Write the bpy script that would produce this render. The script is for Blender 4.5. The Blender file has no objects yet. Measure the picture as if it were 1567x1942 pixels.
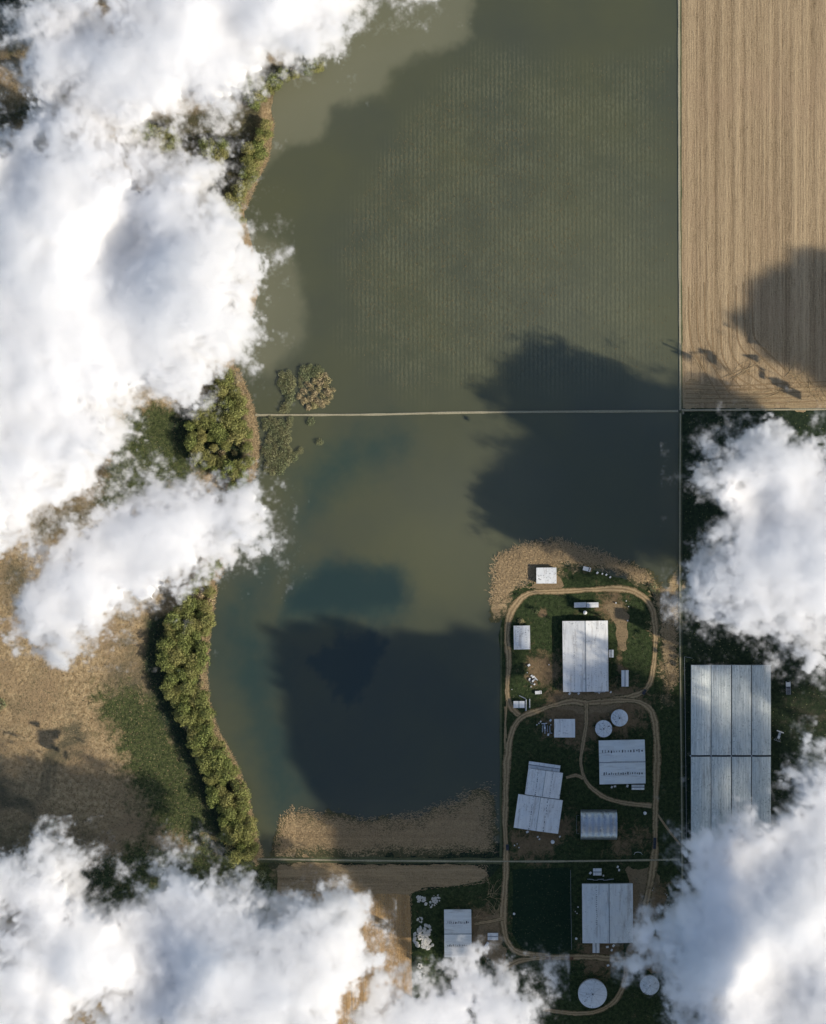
import bpy, bmesh, math, random
import numpy as np
from mathutils import Vector
R = math.radians
sc = bpy.context.scene
COL = sc.collection
random.seed(7)
rng = np.random.default_rng(7)

# ------------------------------------------------------------------ camera, sky, sun, exposure
U = 0.35                      # metres per photograph pixel on the ground
H = 2000.0                    # flying height
CX, CY = 783.5, 971.0
cam = bpy.data.cameras.new('camera'); cam_ob = bpy.data.objects.new('camera', cam); COL.objects.link(cam_ob)
cam_ob.location = (0, 0, H)
cam.sensor_fit = 'VERTICAL'; cam.angle_y = 2 * math.atan(971 * U / H); cam.clip_start = 10; cam.clip_end = 30000
sc.camera = cam_ob
SUN_EL = 36.0
AZ = math.atan2(0.40, -0.915)   # direction on the ground in which shadows fall
light_dir = Vector((math.cos(AZ) * math.cos(R(SUN_EL)), math.sin(AZ) * math.cos(R(SUN_EL)), -math.sin(R(SUN_EL))))
world = bpy.data.worlds.new('World'); sc.world = world; world.use_nodes = True
wn = world.node_tree
sky = wn.nodes.new('ShaderNodeTexSky'); sky.sky_type = 'NISHITA'; sky.sun_disc = False
sky.ozone_density = 2.5; sky.sun_elevation = R(SUN_EL); sky.sun_rotation = math.atan2(-light_dir.x, -light_dir.y)
wn.links.new(sky.outputs[0], wn.nodes['Background'].inputs[0])
wn.nodes['Background'].inputs[1].default_value = 0.10
sun = bpy.data.lights.new('sun', 'SUN'); sun_ob = bpy.data.objects.new('sun', sun); COL.objects.link(sun_ob)
sun.energy = 3.5; sun.angle = R(0.5); sun.color = (1, .91, .78)
sun_ob.rotation_euler = (-light_dir).to_track_quat('Z', 'Y').to_euler()
sc.view_settings.view_transform = 'Standard'; sc.view_settings.look = 'None'; sc.view_settings.gamma = 1
sc.view_settings.exposure = 0.3
cy = sc.cycles
cy.use_denoising = True; cy.denoiser = 'OPENIMAGEDENOISE'
cy.max_bounces = 32; cy.volume_bounces = 24; cy.diffuse_bounces = 3; cy.transparent_max_bounces = 8
cy.volume_step_rate = 2.0; cy.volume_max_steps = 256
cy.use_adaptive_sampling = True; cy.adaptive_threshold = 0.01

# ------------------------------------------------------------------ helpers
def G(px, py): return ((px - CX) * U, (CY - py) * U)
def lin(r, g, b, k=1.0):
    f = lambda c: ((c / 255 + .055) / 1.055) ** 2.4 if c > 10 else c / 255 / 12.92
    return (f(r) * k, f(g) * k, f(b) * k, 1)

def tag(o, label=None, cat=None, group=None, kind=None):
    if label: o['label'] = label
    if cat: o['category'] = cat
    if group: o['group'] = group
    if kind: o['kind'] = kind
    return o
def link(name, me, parent=None, loc=(0, 0, 0), rz=0):
    o = bpy.data.objects.new(name, me); COL.objects.link(o)
    o.location = loc; o.rotation_euler.z = rz
    if parent: o.parent = parent
    return o
def root(name, loc, rz, label, cat, group=None):
    return tag(link(name, None, None, loc, rz), label, cat, group)

class MB:
    """collects faces; build() links them as one mesh object"""
    def __init__(s): s.v = []; s.f = []
    def add(s, vs, fs):
        n = len(s.v); s.v += [tuple(p) for p in vs]; s.f += [tuple(i + n for i in f) for f in fs]; return s
    def box(s, x0, y0, z0, x1, y1, z1):
        return s.add([(x0, y0, z0), (x1, y0, z0), (x1, y1, z0), (x0, y1, z0), (x0, y0, z1), (x1, y0, z1), (x1, y1, z1), (x0, y1, z1)],
                     [(3, 2, 1, 0), (4, 5, 6, 7), (0, 1, 5, 4), (1, 2, 6, 5), (2, 3, 7, 6), (3, 0, 4, 7)])
    def prism(s, prof, y0, y1, axis='y'):
        """profile [(a,z)] counter-clockwise, extruded along axis"""
        n = len(prof)
        if axis == 'y': vs = [(a, y0, z) for a, z in prof] + [(a, y1, z) for a, z in prof]
        else: vs = [(y0, a, z) for a, z in prof] + [(y1, a, z) for a, z in prof]
        fs = [tuple(range(n)), tuple(range(2 * n - 1, n - 1, -1))] + [(i, i + n, (i + 1) % n + n, (i + 1) % n) for i in range(n)]
        return s.add(vs, fs)
    def tube(s, pts, r, n=6):
        pts = [Vector(p) for p in pts]; rs = r if hasattr(r, '__len__') else [r] * len(pts)
        b = len(s.v)
        for i, p in enumerate(pts):
            d = (pts[min(i + 1, len(pts) - 1)] - pts[max(i - 1, 0)]).normalized()
            a = d.orthogonal().normalized(); c = d.cross(a)
            for k in range(n):
                t = 2 * math.pi * k / n; s.v.append(tuple(p + a * math.cos(t) * rs[i] + c * math.sin(t) * rs[i]))
        for i in range(len(pts) - 1):
            for k in range(n):
                s.f.append((b + i * n + k, b + i * n + (k + 1) % n, b + (i + 1) * n + (k + 1) % n, b + (i + 1) * n + k))
        s.f.append(tuple(b + k for k in range(n))[::-1]); s.f.append(tuple(b + (len(pts) - 1) * n + k for k in range(n)))
        return s
    def disc(s, cx, cy_, z0, z1, r, n=32, r2=None):
        r2 = r if r2 is None else r2
        vs = [(cx + r * math.cos(2 * math.pi * k / n), cy_ + r * math.sin(2 * math.pi * k / n), z0) for k in range(n)] + \
             [(cx + r2 * math.cos(2 * math.pi * k / n), cy_ + r2 * math.sin(2 * math.pi * k / n), z1) for k in range(n)]
        return s.add(vs, [tuple(range(n))[::-1], tuple(range(n, 2 * n))] + [(k, (k + 1) % n, (k + 1) % n + n, k + n) for k in range(n)])
    def mesh(s, name, mat, smooth=False, fix=True):
        me = bpy.data.meshes.new(name); me.from_pydata(s.v, [], s.f)
        if fix:
            bm = bmesh.new(); bm.from_mesh(me); bmesh.ops.recalc_face_normals(bm, faces=bm.faces); bm.to_mesh(me); bm.free()
        me.materials.append(mat)
        if smooth: me.polygons.foreach_set('use_smooth', [True] * len(me.polygons))
        return me
    def build(s, name, mat, parent=None, loc=(0, 0, 0), rz=0, smooth=False):
        return link(name, s.mesh(name, mat, smooth), parent, loc, rz)

def copy_tree(o, parent=None):
    c = o.copy(); COL.objects.link(c); c.parent = parent
    for ch in o.children: copy_tree(ch, c)
    return c

# ---- noise arrays
def fftnoise(shape, beta, seed, lo=0):
    r = np.random.default_rng(seed)
    f = [np.fft.fftfreq(n) * max(shape) for n in shape[:-1]] + [np.fft.rfftfreq(shape[-1]) * max(shape)]
    k = np.sqrt(sum(g.reshape([-1 if i == j else 1 for j in range(len(shape))]) ** 2 for i, g in enumerate(f)))
    k[(0,) * len(shape)] = 1
    a = k ** (-beta / 2); a[k < lo] = 0; a[(0,) * len(shape)] = 0
    n = np.fft.irfftn(np.fft.rfftn(r.standard_normal(shape)) * a, s=shape)
    return ((n - n.mean()) / n.std()).astype(np.float32)
N2 = fftnoise((1024, 1024), 2.6, 1)
N2b = fftnoise((1024, 1024), 2.2, 2, lo=6)
N2c = fftnoise((1024, 1024), 3.2, 4, lo=3)
N3 = fftnoise((256, 256, 64), 3.3, 3, lo=2)
def nz(A, X, Y, s=1.0, k=0):
    return A[(np.floor(X * s).astype(int) + k) % 1024, (np.floor(Y * s).astype(int) + k * 3) % 1024]
def nzs(A, X, Y, s=1.0, k=0):
    """bilinear"""
    x = X * s + k; y = Y * s + 3 * k; i = np.floor(x).astype(int); j = np.floor(y).astype(int); u = x - i; v = y - j
    q = lambda a, b: A[a % 1024, b % 1024]
    return q(i, j) * (1 - u) * (1 - v) + q(i + 1, j) * u * (1 - v) + q(i, j + 1) * (1 - u) * v + q(i + 1, j + 1) * u * v
def polysd(X, Y, P):
    P = np.array(P, float); d = np.full(X.shape, 1e9); ins = np.zeros(X.shape, bool)
    for a, b in zip(P, np.roll(P, -1, 0)):
        e = b - a
        if e @ e < 1e-9: continue
        t = np.clip(((X - a[0]) * e[0] + (Y - a[1]) * e[1]) / (e @ e), 0, 1)
        d = np.minimum(d, np.hypot(X - a[0] - t * e[0], Y - a[1] - t * e[1]))
        if b[1] != a[1]: ins ^= ((a[1] > Y) != (b[1] > Y)) & (X < (b[0] - a[0]) * (Y - a[1]) / (b[1] - a[1]) + a[0])
    return np.where(ins, d, -d)
def GP(poly): return [G(*p) for p in poly]
def sstep(a, b, x):
    t = np.clip((x - a) / (b - a), 0, 1); return t * t * (3 - 2 * t)

# ------------------------------------------------------------------ materials
class Mat:
    """small wrapper to write node materials tersely"""
    def __init__(s, name, rough=.9, spec=.2, metal=0):
        s.m = bpy.data.materials.new(name); s.m.use_nodes = True; s.t = s.m.node_tree
        s.b = s.t.nodes['Principled BSDF']; s.b.inputs['Roughness'].default_value = rough
        s.b.inputs['Specular IOR Level'].default_value = spec; s.b.inputs['Metallic'].default_value = metal
        s.tc = s.t.nodes.new('ShaderNodeTexCoord').outputs['Object']
    def n(s, k): return s.t.nodes.new('ShaderNode' + k)
    def l(s, a, b): s.t.links.new(a, b)
    def map(s, sx=1, sy=1, sz=1, src=None):
        m = s.n('Mapping'); s.l(src or s.tc, m.inputs[0]); m.inputs['Scale'].default_value = (sx, sy, sz)
        return m.outputs[0]
    def noise(s, scale, detail=4, rough=.6, vec=None, dist=0):
        x = s.n('TexNoise'); s.l(vec or s.tc, x.inputs['Vector']); x.inputs['Scale'].default_value = scale
        x.inputs['Detail'].default_value = detail; x.inputs['Roughness'].default_value = rough; x.inputs['Distortion'].default_value = dist
        return x.outputs['Fac']
    def ramp(s, f, a, b, lo=0.0, hi=1.0):
        x = s.n('MapRange'); s.l(f, x.inputs[0]); x.inputs[1].default_value = a; x.inputs[2].default_value = b
        x.inputs[3].default_value = lo; x.inputs[4].default_value = hi; return x.outputs[0]
    def mix(s, f, a, b):
        x = s.n('Mix'); x.data_type = 'RGBA'
        for i, v in ((0, f), (6, a), (7, b)):
            if isinstance(v, (int, float, tuple)): x.inputs[i].default_value = v
            else: s.l(v, x.inputs[i])
        return x.outputs[2]
    def math(s, op, a, b=0.0):
        x = s.n('Math'); x.operation = op
        for i, v in ((0, a), (1, b)):
            if isinstance(v, (int, float)): x.inputs[i].default_value = v
            else: s.l(v, x.inputs[i])
        return x.outputs[0]
    def attr(s, name, ch=None):
        x = s.n('Attribute'); x.attribute_name = name
        if ch is None: return x.outputs['Fac']
        q = s.n('SeparateColor'); s.l(x.outputs['Color'], q.inputs[0]); return q.outputs[ch]
    def rand(s): return s.n('ObjectInfo').outputs['Random']
    def offset(s, amount=60):
        """object coordinates shifted by a number of the object's own, so two roofs never wear alike"""
        a = s.n('VectorMath'); a.operation = 'ADD'; c = s.n('CombineXYZ')
        r = s.math('MULTIPLY', s.rand(), amount); s.l(r, c.inputs[0]); s.l(r, c.inputs[1])
        s.l(s.tc, a.inputs[0]); s.l(c.outputs[0], a.inputs[1]); s.tc = a.outputs[0]
    def color(s, c):
        if isinstance(c, tuple): s.b.inputs['Base Color'].default_value = c
        else: s.l(c, s.b.inputs['Base Color'])
        return s
    def bump(s, h, strength=.5, dist=.3):
        x = s.n('Bump'); x.inputs['Strength'].default_value = strength; x.inputs['Distance'].default_value = dist
        s.l(h, x.inputs['Height']); s.l(x.outputs[0], s.b.inputs['Normal']); return s

K = 1 / 1.12     # sunlit surface colour to albedo
def flat(name, c, rough=.7, spec=.3, metal=0, var=.18):
    m = Mat(name, rough, spec, metal); m.offset()
    dark = tuple(x * (1 - var * 2) for x in c[:3]) + (1,)
    m.color(m.mix(m.ramp(m.noise(1.3, 5), .35, .6), dark, c)); return m.m

def mat_terrain():
    m = Mat('dry_meadow', .95, .1)
    tan = m.mix(m.ramp(m.noise(.35, 6, .7), .38, .62), lin(150, 128, 94, K), lin(206, 180, 138, K))
    tan = m.mix(m.ramp(m.noise(.03, 4), .45, .62), tan, lin(168, 144, 110, K))
    tan = m.mix(m.ramp(m.noise(.022, 5, .6, dist=.6), .5, .64), tan, lin(112, 104, 82, K))
    grn = m.mix(m.ramp(m.noise(.5, 6, .7), .38, .62), lin(54, 64, 40, K), lin(96, 104, 64, K))
    dark_grn = m.mix(m.ramp(m.noise(.6, 5, .7), .4, .6), lin(40, 52, 44, K), lin(58, 72, 50, K))
    g = m.math('ADD', m.attr('mask', 0), m.ramp(m.noise(.12, 8, .8), .3, .7, -.4, .4))
    c = m.mix(m.ramp(g, .15, .55), tan, grn)
    c = m.mix(m.math('MULTIPLY', m.attr('mask', 1), 1.0), c, dark_grn)  # dark green patches; along the tree belts their shade is painted in
    # small dark tufts and pale straw
    c = m.mix(m.ramp(m.noise(.8, 3, .8), .57, .68, 0, .8), c, lin(66, 62, 44, K))
    c = m.mix(m.ramp(m.noise(1.1, 3, .8, vec=m.map(1.3, 1, 1)), .62, .7, 0, .7), c, lin(215, 190, 150, K))
    m.color(c)
    m.bump(m.math('ADD', m.noise(.55, 6, .75), m.math('MULTIPLY', m.noise(.12, 3), .8)), 1.0, 1.3); return m.m

def mat_water():
    m = Mat('lake_water', .25, .6)
    base = lin(76, 80, 63, K)
    c = m.mix(m.ramp(m.noise(.012, 4, .5), .35, .65), base, lin(86, 88, 62, K))
    c = m.mix(m.attr('mask', 0), c, lin(114, 114, 90, K))            # pale silty water, and sunlit water round a painted cloud shadow
    c = m.mix(m.attr('mask', 1), c, lin(40, 66, 62, K))              # teal
    c = m.mix(m.attr('mask', 2), c, lin(18, 44, 50, K))              # cloud shade painted into the water
    # drowned stubble in rows
    a = m.attr('rows')
    n1 = m.noise(1, 3, .7, vec=m.map(1.0, .38, 1)); 
    w = m.n('TexWave'); m.l(m.map(1, .02, 1), w.inputs['Vector']); w.inputs['Scale'].default_value = .11; w.inputs['Distortion'].default_value = .8; w.inputs['Detail'].default_value = 2
    w.inputs['Detail Scale'].default_value = .6
    s = m.math('MULTIPLY', m.ramp(m.math('ADD', n1, m.math('MULTIPLY', w.outputs['Fac'], .22)), .52, .74), a)
    patch = m.ramp(m.noise(.04, 5, .7), .38, .6, .05, 1)
    s = m.math('MULTIPLY', s, patch)
    c = m.mix(m.math('MULTIPLY', s, .45), c, lin(122, 122, 94, K))
    s2 = m.math('MULTIPLY', m.math('MULTIPLY', m.ramp(w.outputs['Fac'], .5, 0), m.ramp(m.noise(1.0, 2, .6, vec=m.map(1.0, .3, 1)), .35, .6)), a)
    c = m.mix(m.math('MULTIPLY', s2, .35), c, lin(62, 72, 58, K))
    m.color(c)
    m.bump(m.math('MULTIPLY', n1, a), .35, .25); return m.m

def mat_rows(name, lo, hi, axis='x', freq=.36, dark=None, bump=1.0, drowned=False):
    m = Mat(name, .95, .1)
    big = m.map(1, .012, 1) if axis == 'x' else m.map(.012, 1, 1)
    fine = m.map(1, .09, 1) if axis == 'x' else m.map(.09, 1, 1)
    strip = m.noise(.22, 4, .7, vec=big)
    furrow = m.noise(.9, 4, .8, vec=fine)
    grain = m.noise(.9, 4, .8)
    f = m.math('ADD', m.math('MULTIPLY', strip, .5), m.math('ADD', m.math('MULTIPLY', furrow, .3), m.math('MULTIPLY', grain, .3)))
    c = m.mix(m.ramp(f, .44, .64), lo, hi)
    c = m.mix(m.ramp(m.noise(.02, 3), .5, .75, 0, .5), c, dark or lin(174, 148, 118, K))
    c = m.mix(m.ramp(m.math('ADD', m.math('MULTIPLY', furrow, .6), m.math('MULTIPLY', grain, .4)), .42, .34, 0, .75), c, tuple(x * .45 for x in lo[:3]) + (1,))
    if drowned:      # mud and water between the stalks where the land slips under the lake
        e = m.math('ADD', m.attr('edge'), m.ramp(m.noise(.8, 4, .85), .3, .7, -.5, .5))
        c = m.mix(m.ramp(e, .3, .62), lin(84, 84, 60, K), c)
    m.color(c); m.bump(f, bump, 1.6); return m.m

def mat_ground(name, grass_lo, grass_hi, soil):
    m = Mat(name, .95, .1)
    g = m.mix(m.ramp(m.noise(.45, 6, .75), .38, .62), grass_lo, grass_hi)
    s = m.mix(m.ramp(m.noise(.5, 6, .75), .35, .65), tuple(x * .6 for x in soil[:3]) + (1,), soil)
    f = m.math('ADD', m.attr('mask', 0), m.ramp(m.noise(.16, 6, .8, dist=.5), .3, .7, -.4, .4))
    c = m.mix(m.ramp(f, .4, .7), g, s)
    straw = m.mix(m.ramp(m.noise(1, 4, .8, vec=m.map(.5, 1, 1)), .42, .6), lin(116, 98, 70, K), lin(206, 178, 134, K))
    f2 = m.math('ADD', m.attr('mask', 1), m.ramp(m.noise(.35, 6, .85), .3, .7, -.4, .4))
    c = m.mix(m.ramp(f2, .45, .6), c, straw)
    m.color(c); m.bump(m.noise(.6, 6, .8), .9, 1.0); return m.m

def mat_road(name, c1=(186, 162, 124), c2=(142, 122, 92)):
    m = Mat(name, .95, .1)
    x = m.attr('cross')                      # -1 .. 1 across the road
    tr = m.math('ABSOLUTE', m.math('SUBTRACT', m.math('ABSOLUTE', m.math('ADD', x, m.ramp(m.noise(.08, 3), .3, .7, -.25, .25))), .42))
    f = m.math('ADD', m.ramp(tr, .05, .4), m.ramp(m.noise(.7, 5, .8), .3, .7, -.5, .5))
    c = m.mix(m.ramp(f, 0, .9), lin(*c1, K), lin(*c2, K))
    edge = m.math('ADD', m.math('ABSOLUTE', x), m.ramp(m.noise(.5, 5, .8), .3, .7, -.45, .45))
    c = m.mix(m.ramp(edge, .62, 1.0), c, lin(84, 80, 54, K))
    c = m.mix(m.ramp(m.noise(.05, 3), .5, .7, 0, .4), c, lin(150, 128, 96, K))
    m.color(c); m.bump(m.noise(.9, 5, .8), .6, .5); return m.m

def mat_roof(name, c, stain, amount=.5, axis='x', rough=.45, ribs=True, metal=0.0, streak=False):
    m = Mat(name, rough, .4, metal); m.offset(200)
    v = m.map(1, .12, 1) if axis == 'x' else m.map(.12, 1, 1)
    c0 = m.mix(m.ramp(m.noise(.5, 5, .7, vec=v), .35, .7, 0, .8), c, tuple(x * .84 for x in c[:3]) + (1,))
    c0 = m.mix(m.ramp(m.noise(.12, 4, .6), .45, .7, 0, .5), c0, tuple(x * y for x, y in zip(c[:3], (.86, .9, .95))) + (1,))
    sp = m.math('MULTIPLY', m.ramp(m.noise(.75, 4, .8), .56, .64), m.ramp(m.noise(.14, 3, .6), .42, .6))
    sn = m.n('VectorMath'); sn.operation = 'SNAP'; m.l(m.tc, sn.inputs[0]); sn.inputs[1].default_value = (1.2, 7, 50) if axis == 'x' else (7, 1.2, 50)
    wnz = m.n('TexWhiteNoise'); m.l(sn.outputs[0], wnz.inputs['Vector'])
    c0 = m.mix(m.ramp(wnz.outputs['Value'], .4, 1, 0, .24), c0, tuple(x * .6 for x in c[:3]) + (1,))
    c0 = m.mix(m.ramp(m.noise(.3, 5, .75, vec=v), .54, .66, 0, .45), c0, lin(128, 116, 104))
    if streak:
        lines = m.math('ADD', m.ramp(m.noise(1.0, 3, .8, vec=m.map(1.1, .03, 1)), .4, .56), m.ramp(m.noise(1.0, 2, .8, vec=m.map(1.6, .25, 1)), .56, .62))
        c0 = m.mix(m.math('MULTIPLY', lines, .3), c0, lin(130, 144, 142))
    c0 = m.mix(m.math('MULTIPLY', sp, amount), c0, stain)
    m.color(c0)
    w = m.n('TexWave'); m.l(m.tc, w.inputs['Vector']); w.bands_direction = 'X' if axis == 'x' else 'Y'; w.inputs['Scale'].default_value = .55
    m.bump(m.math('ADD', m.math('MULTIPLY', w.outputs['Fac'], .5 if ribs else 0), m.math('MULTIPLY', m.noise(.7, 5, .7), .4)), .5, .18); return m.m

def mat_leaf(name, lo, hi, alt):
    m = Mat(name, .8, .15)
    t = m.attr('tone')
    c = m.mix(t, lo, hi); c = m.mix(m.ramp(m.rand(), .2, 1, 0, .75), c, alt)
    m.color(c); return m.m

M = {}
M['terrain'] = mat_terrain(); M['water'] = mat_water()
M['plough'] = mat_rows('ploughed_soil', lin(138, 118, 90, K), lin(194, 170, 134, K), 'x')
M['stubble_h'] = mat_rows('stubble_rows', lin(132, 114, 86, K), lin(190, 166, 128, K), 'y')
M['stubble_wet'] = mat_rows('drowned_stubble_rows', lin(140, 118, 88, K), lin(208, 182, 140, K), 'y', drowned=True)
M['stubble_v'] = mat_rows('stubble_rows_upright', lin(144, 114, 76, K), lin(208, 170, 116, K), 'x')
M['farm'] = mat_ground('farm_grass', lin(40, 52, 32, K), lin(72, 84, 52, K), lin(146, 124, 94, K))
M['meadow'] = mat_ground('damp_grass', lin(36, 48, 36, K), lin(58, 70, 48, K), lin(84, 80, 66, K))
M['litter'] = mat_rows('reed_litter', lin(112, 94, 66, K), lin(204, 178, 136, K), 'y', bump=1.0, drowned=True)
M['lawn'] = mat_ground('mown_grass', lin(32, 50, 36, K), lin(42, 60, 42, K), lin(40, 56, 40, K))
M['road'] = mat_road('dirt_track'); M['yard'] = flat('yard_dirt', lin(150, 130, 100, K), .95, .1)
M['path'] = flat('dike_stone', lin(176, 168, 140, K), .9)
M['verge'] = flat('dike_verge', lin(96, 100, 70, K), .95)
ST = lin(50, 55, 62, K)
M['roof_w'] = mat_roof('white_sheet_roof', (.82, .82, .79, 1), ST, .55)
M['roof_wx'] = mat_roof('white_sheet_roof_cross', (.82, .82, .79, 1), ST, .2, 'y')
M['roof_worn'] = mat_roof('worn_white_roof', (.80, .81, .79, 1), lin(80, 86, 90), .9)
M['roof_g'] = mat_roof('grey_sheet_roof', (.76, .78, .76, 1), ST, .4)
M['roof_gx'] = mat_roof('grey_sheet_roof_cross', (.74, .77, .75, 1), ST, .12, 'y')
M['metal'] = mat_roof('bare_arched_metal', (.55, .58, .60, 1), lin(70, 74, 80), .8, 'x', rough=.34, metal=.85)
M['tank'] = mat_roof('tank_plate', (.74, .77, .78, 1), lin(66, 74, 82), .95, 'x', ribs=False)
M['glasshouse'] = mat_roof('glasshouse_cladding', (.86, .89, .84, 1), lin(96, 110, 110), .7, 'x', rough=.35, streak=True)
M['gutter'] = flat('dark_gutter', (.05, .06, .06, 1), .6)
M['wall'] = flat('shed_wall', (.42, .42, .40, 1), .8)
M['ridge'] = flat('ridge_metal', (.30, .33, .35, 1), .5)
M['stain'] = flat('dark_opening', (.035, .04, .05, 1), .6)
M['door'] = flat('steel_door', (.2, .22, .24, 1), .6)
M['white'] = flat('white_paint', (.72, .72, .70, 1), .4, .5, var=.08)
M['steel'] = flat('galvanised_steel', (.45, .48, .5, 1), .4, .5, .4)
M['dark'] = flat('dark_paint', (.03, .035, .045, 1), .35, .5)
M['rubber'] = flat('rubber', (.02, .02, .02, 1), .9)
M['glass'] = flat('window_glass', (.03, .04, .05, 1), .08, .6)
M['rust'] = flat('rusty_metal', (.2, .1, .05, 1), .8)
M['wood'] = flat('weathered_wood', (.34, .29, .22, 1), .9)
M['bark'] = flat('bark', (.12, .09, .06, 1), .95)
M['straw'] = flat('straw', lin(200, 174, 134, K), .95, .1, var=.28)
M['stalk_wet'] = flat('wet_stalk', lin(132, 120, 86, K), .95, .1, var=.25)
M['reed'] = flat('dry_reed', lin(205, 180, 138, K), .95, .1, var=.3)
M['branch'] = flat('bleached_branch', lin(196, 172, 132, K), .95, .1)
M['stone'] = flat('pale_limestone', (.62, .60, .54, 1), .9, var=.2)
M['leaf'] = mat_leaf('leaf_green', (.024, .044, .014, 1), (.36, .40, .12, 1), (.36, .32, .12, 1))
M['leaf_dark'] = mat_leaf('leaf_grey_green', (.03, .045, .025, 1), (.40, .44, .22, 1), (.34, .32, .16, 1))
M['leaf_dry'] = mat_leaf('leaf_tan', (.14, .11, .05, 1), (.85, .68, .40, 1), (.40, .38, .16, 1))
M['cloud'] = None

# ------------------------------------------------------------------ sheets of ground cut from a grid
def sheet(name, poly, z, mat, rough=0.0, rscale=.5, res=1.5, masks=None, relief=0, kind='structure', extra=None, k=0, pxpoly=True, fade=9.0):
    P = np.array(GP(poly) if pxpoly else poly)
    x0, y0 = P.min(0) - 2 * res - rough * 3; x1, y1 = P.max(0) + 2 * res + rough * 3
    nx = int((x1 - x0) / res) + 2; ny = int((y1 - y0) / res) + 2
    X, Y = np.meshgrid(x0 + np.arange(nx) * res, y0 + np.arange(ny) * res, indexing='ij')
    D = polysd(X, Y, P)
    if rough: D = D + rough * nzs(N2b, X, Y, rscale, 11 + k) + rough * .8 * nzs(N2, X, Y, 1.3 * rscale, 50 + k)
    gx, gy = np.gradient(D, res); gl = gx ** 2 + gy ** 2 + 1e-6
    ok = D > 0
    kq = (ok[:-1, :-1].astype(int) + ok[1:, :-1] + ok[1:, 1:] + ok[:-1, 1:]) >= 2
    out = D < 0
    sx = np.clip(np.where(out, -D * gx / gl, 0), -res, res); sy = np.clip(np.where(out, -D * gy / gl, 0), -res, res)
    Zr = np.full(X.shape, float(z))
    if relief:
        land = -polysd(X, Y, GP(SHORE)); east = X > G(640, 0)[0]
        Zr = Zr + np.where(east, -.2, np.where(land > 0, relief * (1 + .6 * nzs(N2c, X, Y, .25, 5 + k)) * sstep(0, 10, land), -.6 * sstep(0, 4, -land)))
    idn = np.arange(nx * ny).reshape(nx, ny); q = np.stack([idn[:-1, :-1], idn[1:, :-1], idn[1:, 1:], idn[:-1, 1:]], -1)[kq]
    used = np.unique(q); rem = np.full(nx * ny, -1); rem[used] = np.arange(len(used)); q = rem[q]
    V = np.stack([X + sx, Y + sy, Zr], -1).reshape(-1, 3)[used]
    me = bpy.data.meshes.new(name); me.vertices.add(len(V)); me.vertices.foreach_set('co', V.ravel().astype(np.float32))
    me.loops.add(q.size); me.loops.foreach_set('vertex_index', q.ravel().astype(np.int32))
    me.polygons.add(len(q)); me.polygons.foreach_set('loop_start', np.arange(len(q), dtype=np.int32) * 4)
    me.update(calc_edges=True)
    c = np.zeros((nx, ny, 4), np.float32); c[..., 3] = 1
    if masks:
        for i, fn in enumerate(masks):
            if fn is not None: c[..., i] = fn(X, Y)
    a = me.attributes.new('mask', 'FLOAT_COLOR', 'POINT'); a.data.foreach_set('color', c.reshape(-1, 4)[used].ravel())
    a = me.attributes.new('edge', 'FLOAT', 'POINT'); a.data.foreach_set('value', np.clip(D / fade, 0, 1).reshape(-1)[used].astype(np.float32))
    if extra:
        for nm, fn in extra.items():
            a = me.attributes.new(nm, 'FLOAT', 'POINT'); a.data.foreach_set('value', fn(X, Y).reshape(-1)[used].astype(np.float32))
    me.materials.append(mat)
    return tag(link(name, me), kind=kind)

def blob(poly, soft, wob=4, k=0, gain=1.0):
    P = GP(poly)
    def f(X, Y):
        D = polysd(X, Y, P) + wob * nzs(N2, X, Y, .8, 90 + k)
        return np.clip(gain * sstep(-soft, soft, D), 0, 1)
    return f
def either(*fs): return lambda X, Y: np.maximum.reduce([f(X, Y) for f in fs])
def spots(pts, k=0):
    """soft round patches (px, py, radius_px, strength)"""
    def f(X, Y):
        r = np.zeros(X.shape)
        for px, py, rad, st in pts:
            gx, gy = G(px, py); r = np.maximum(r, st * np.exp(-((X - gx) ** 2 + (Y - gy) ** 2) / (rad * U) ** 2))
        return r
    return f

SHORE = [(560, -400), (560, 60), (530, 150), (512, 210), (518, 240), (508, 300), (480, 350), (462, 400), (478, 470), (488, 560), (450, 660), (445, 700),
         (468, 745), (480, 790), (488, 850), (480, 905), (455, 960), (430, 1040), (408, 1110), (395, 1190), (390, 1270), (393, 1330), (410, 1385), (440, 1440), (466, 1500),
         (480, 1570), (492, 1620), (525, 1626), (525, 1600), (1300, 1600), (1300, -400)]
green_left = blob([(185, 1310), (250, 1290), (310, 1320), (362, 1420), (400, 1490), (420, 1560), (410, 1600), (350, 1610), (290, 1560), (240, 1470), (210, 1400), (180, 1350)], 22, 5, 1)
green_mid = blob([(230, 790), (300, 760), (360, 780), (400, 900), (300, 960), (180, 960)], 16, 5, 2)
green_low = blob([(240, 1600), (420, 1580), (540, 1620), (540, 1800), (200, 1800), (100, 1680)], 12, 5, 3, .7)
dark_low = either(blob([(-40, 1540), (60, 1560), (160, 1560), (240, 1700), (100, 1760), (-40, 1700)], 22, 8, 4, .75), blob([(-80, -80), (120, -80), (110, 60), (20, 120), (-80, 60)], 10, 5, 5),  # patches of darker green ground
                 blob([(100, 180), (140, 150), (160, 210), (60, 230), (0, 240), (-20, 210)], 8, 4, 6, .9), blob([(40, 980), (200, 930), (200, 990), (60, 1060)], 10, 4, 7, .8))
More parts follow.
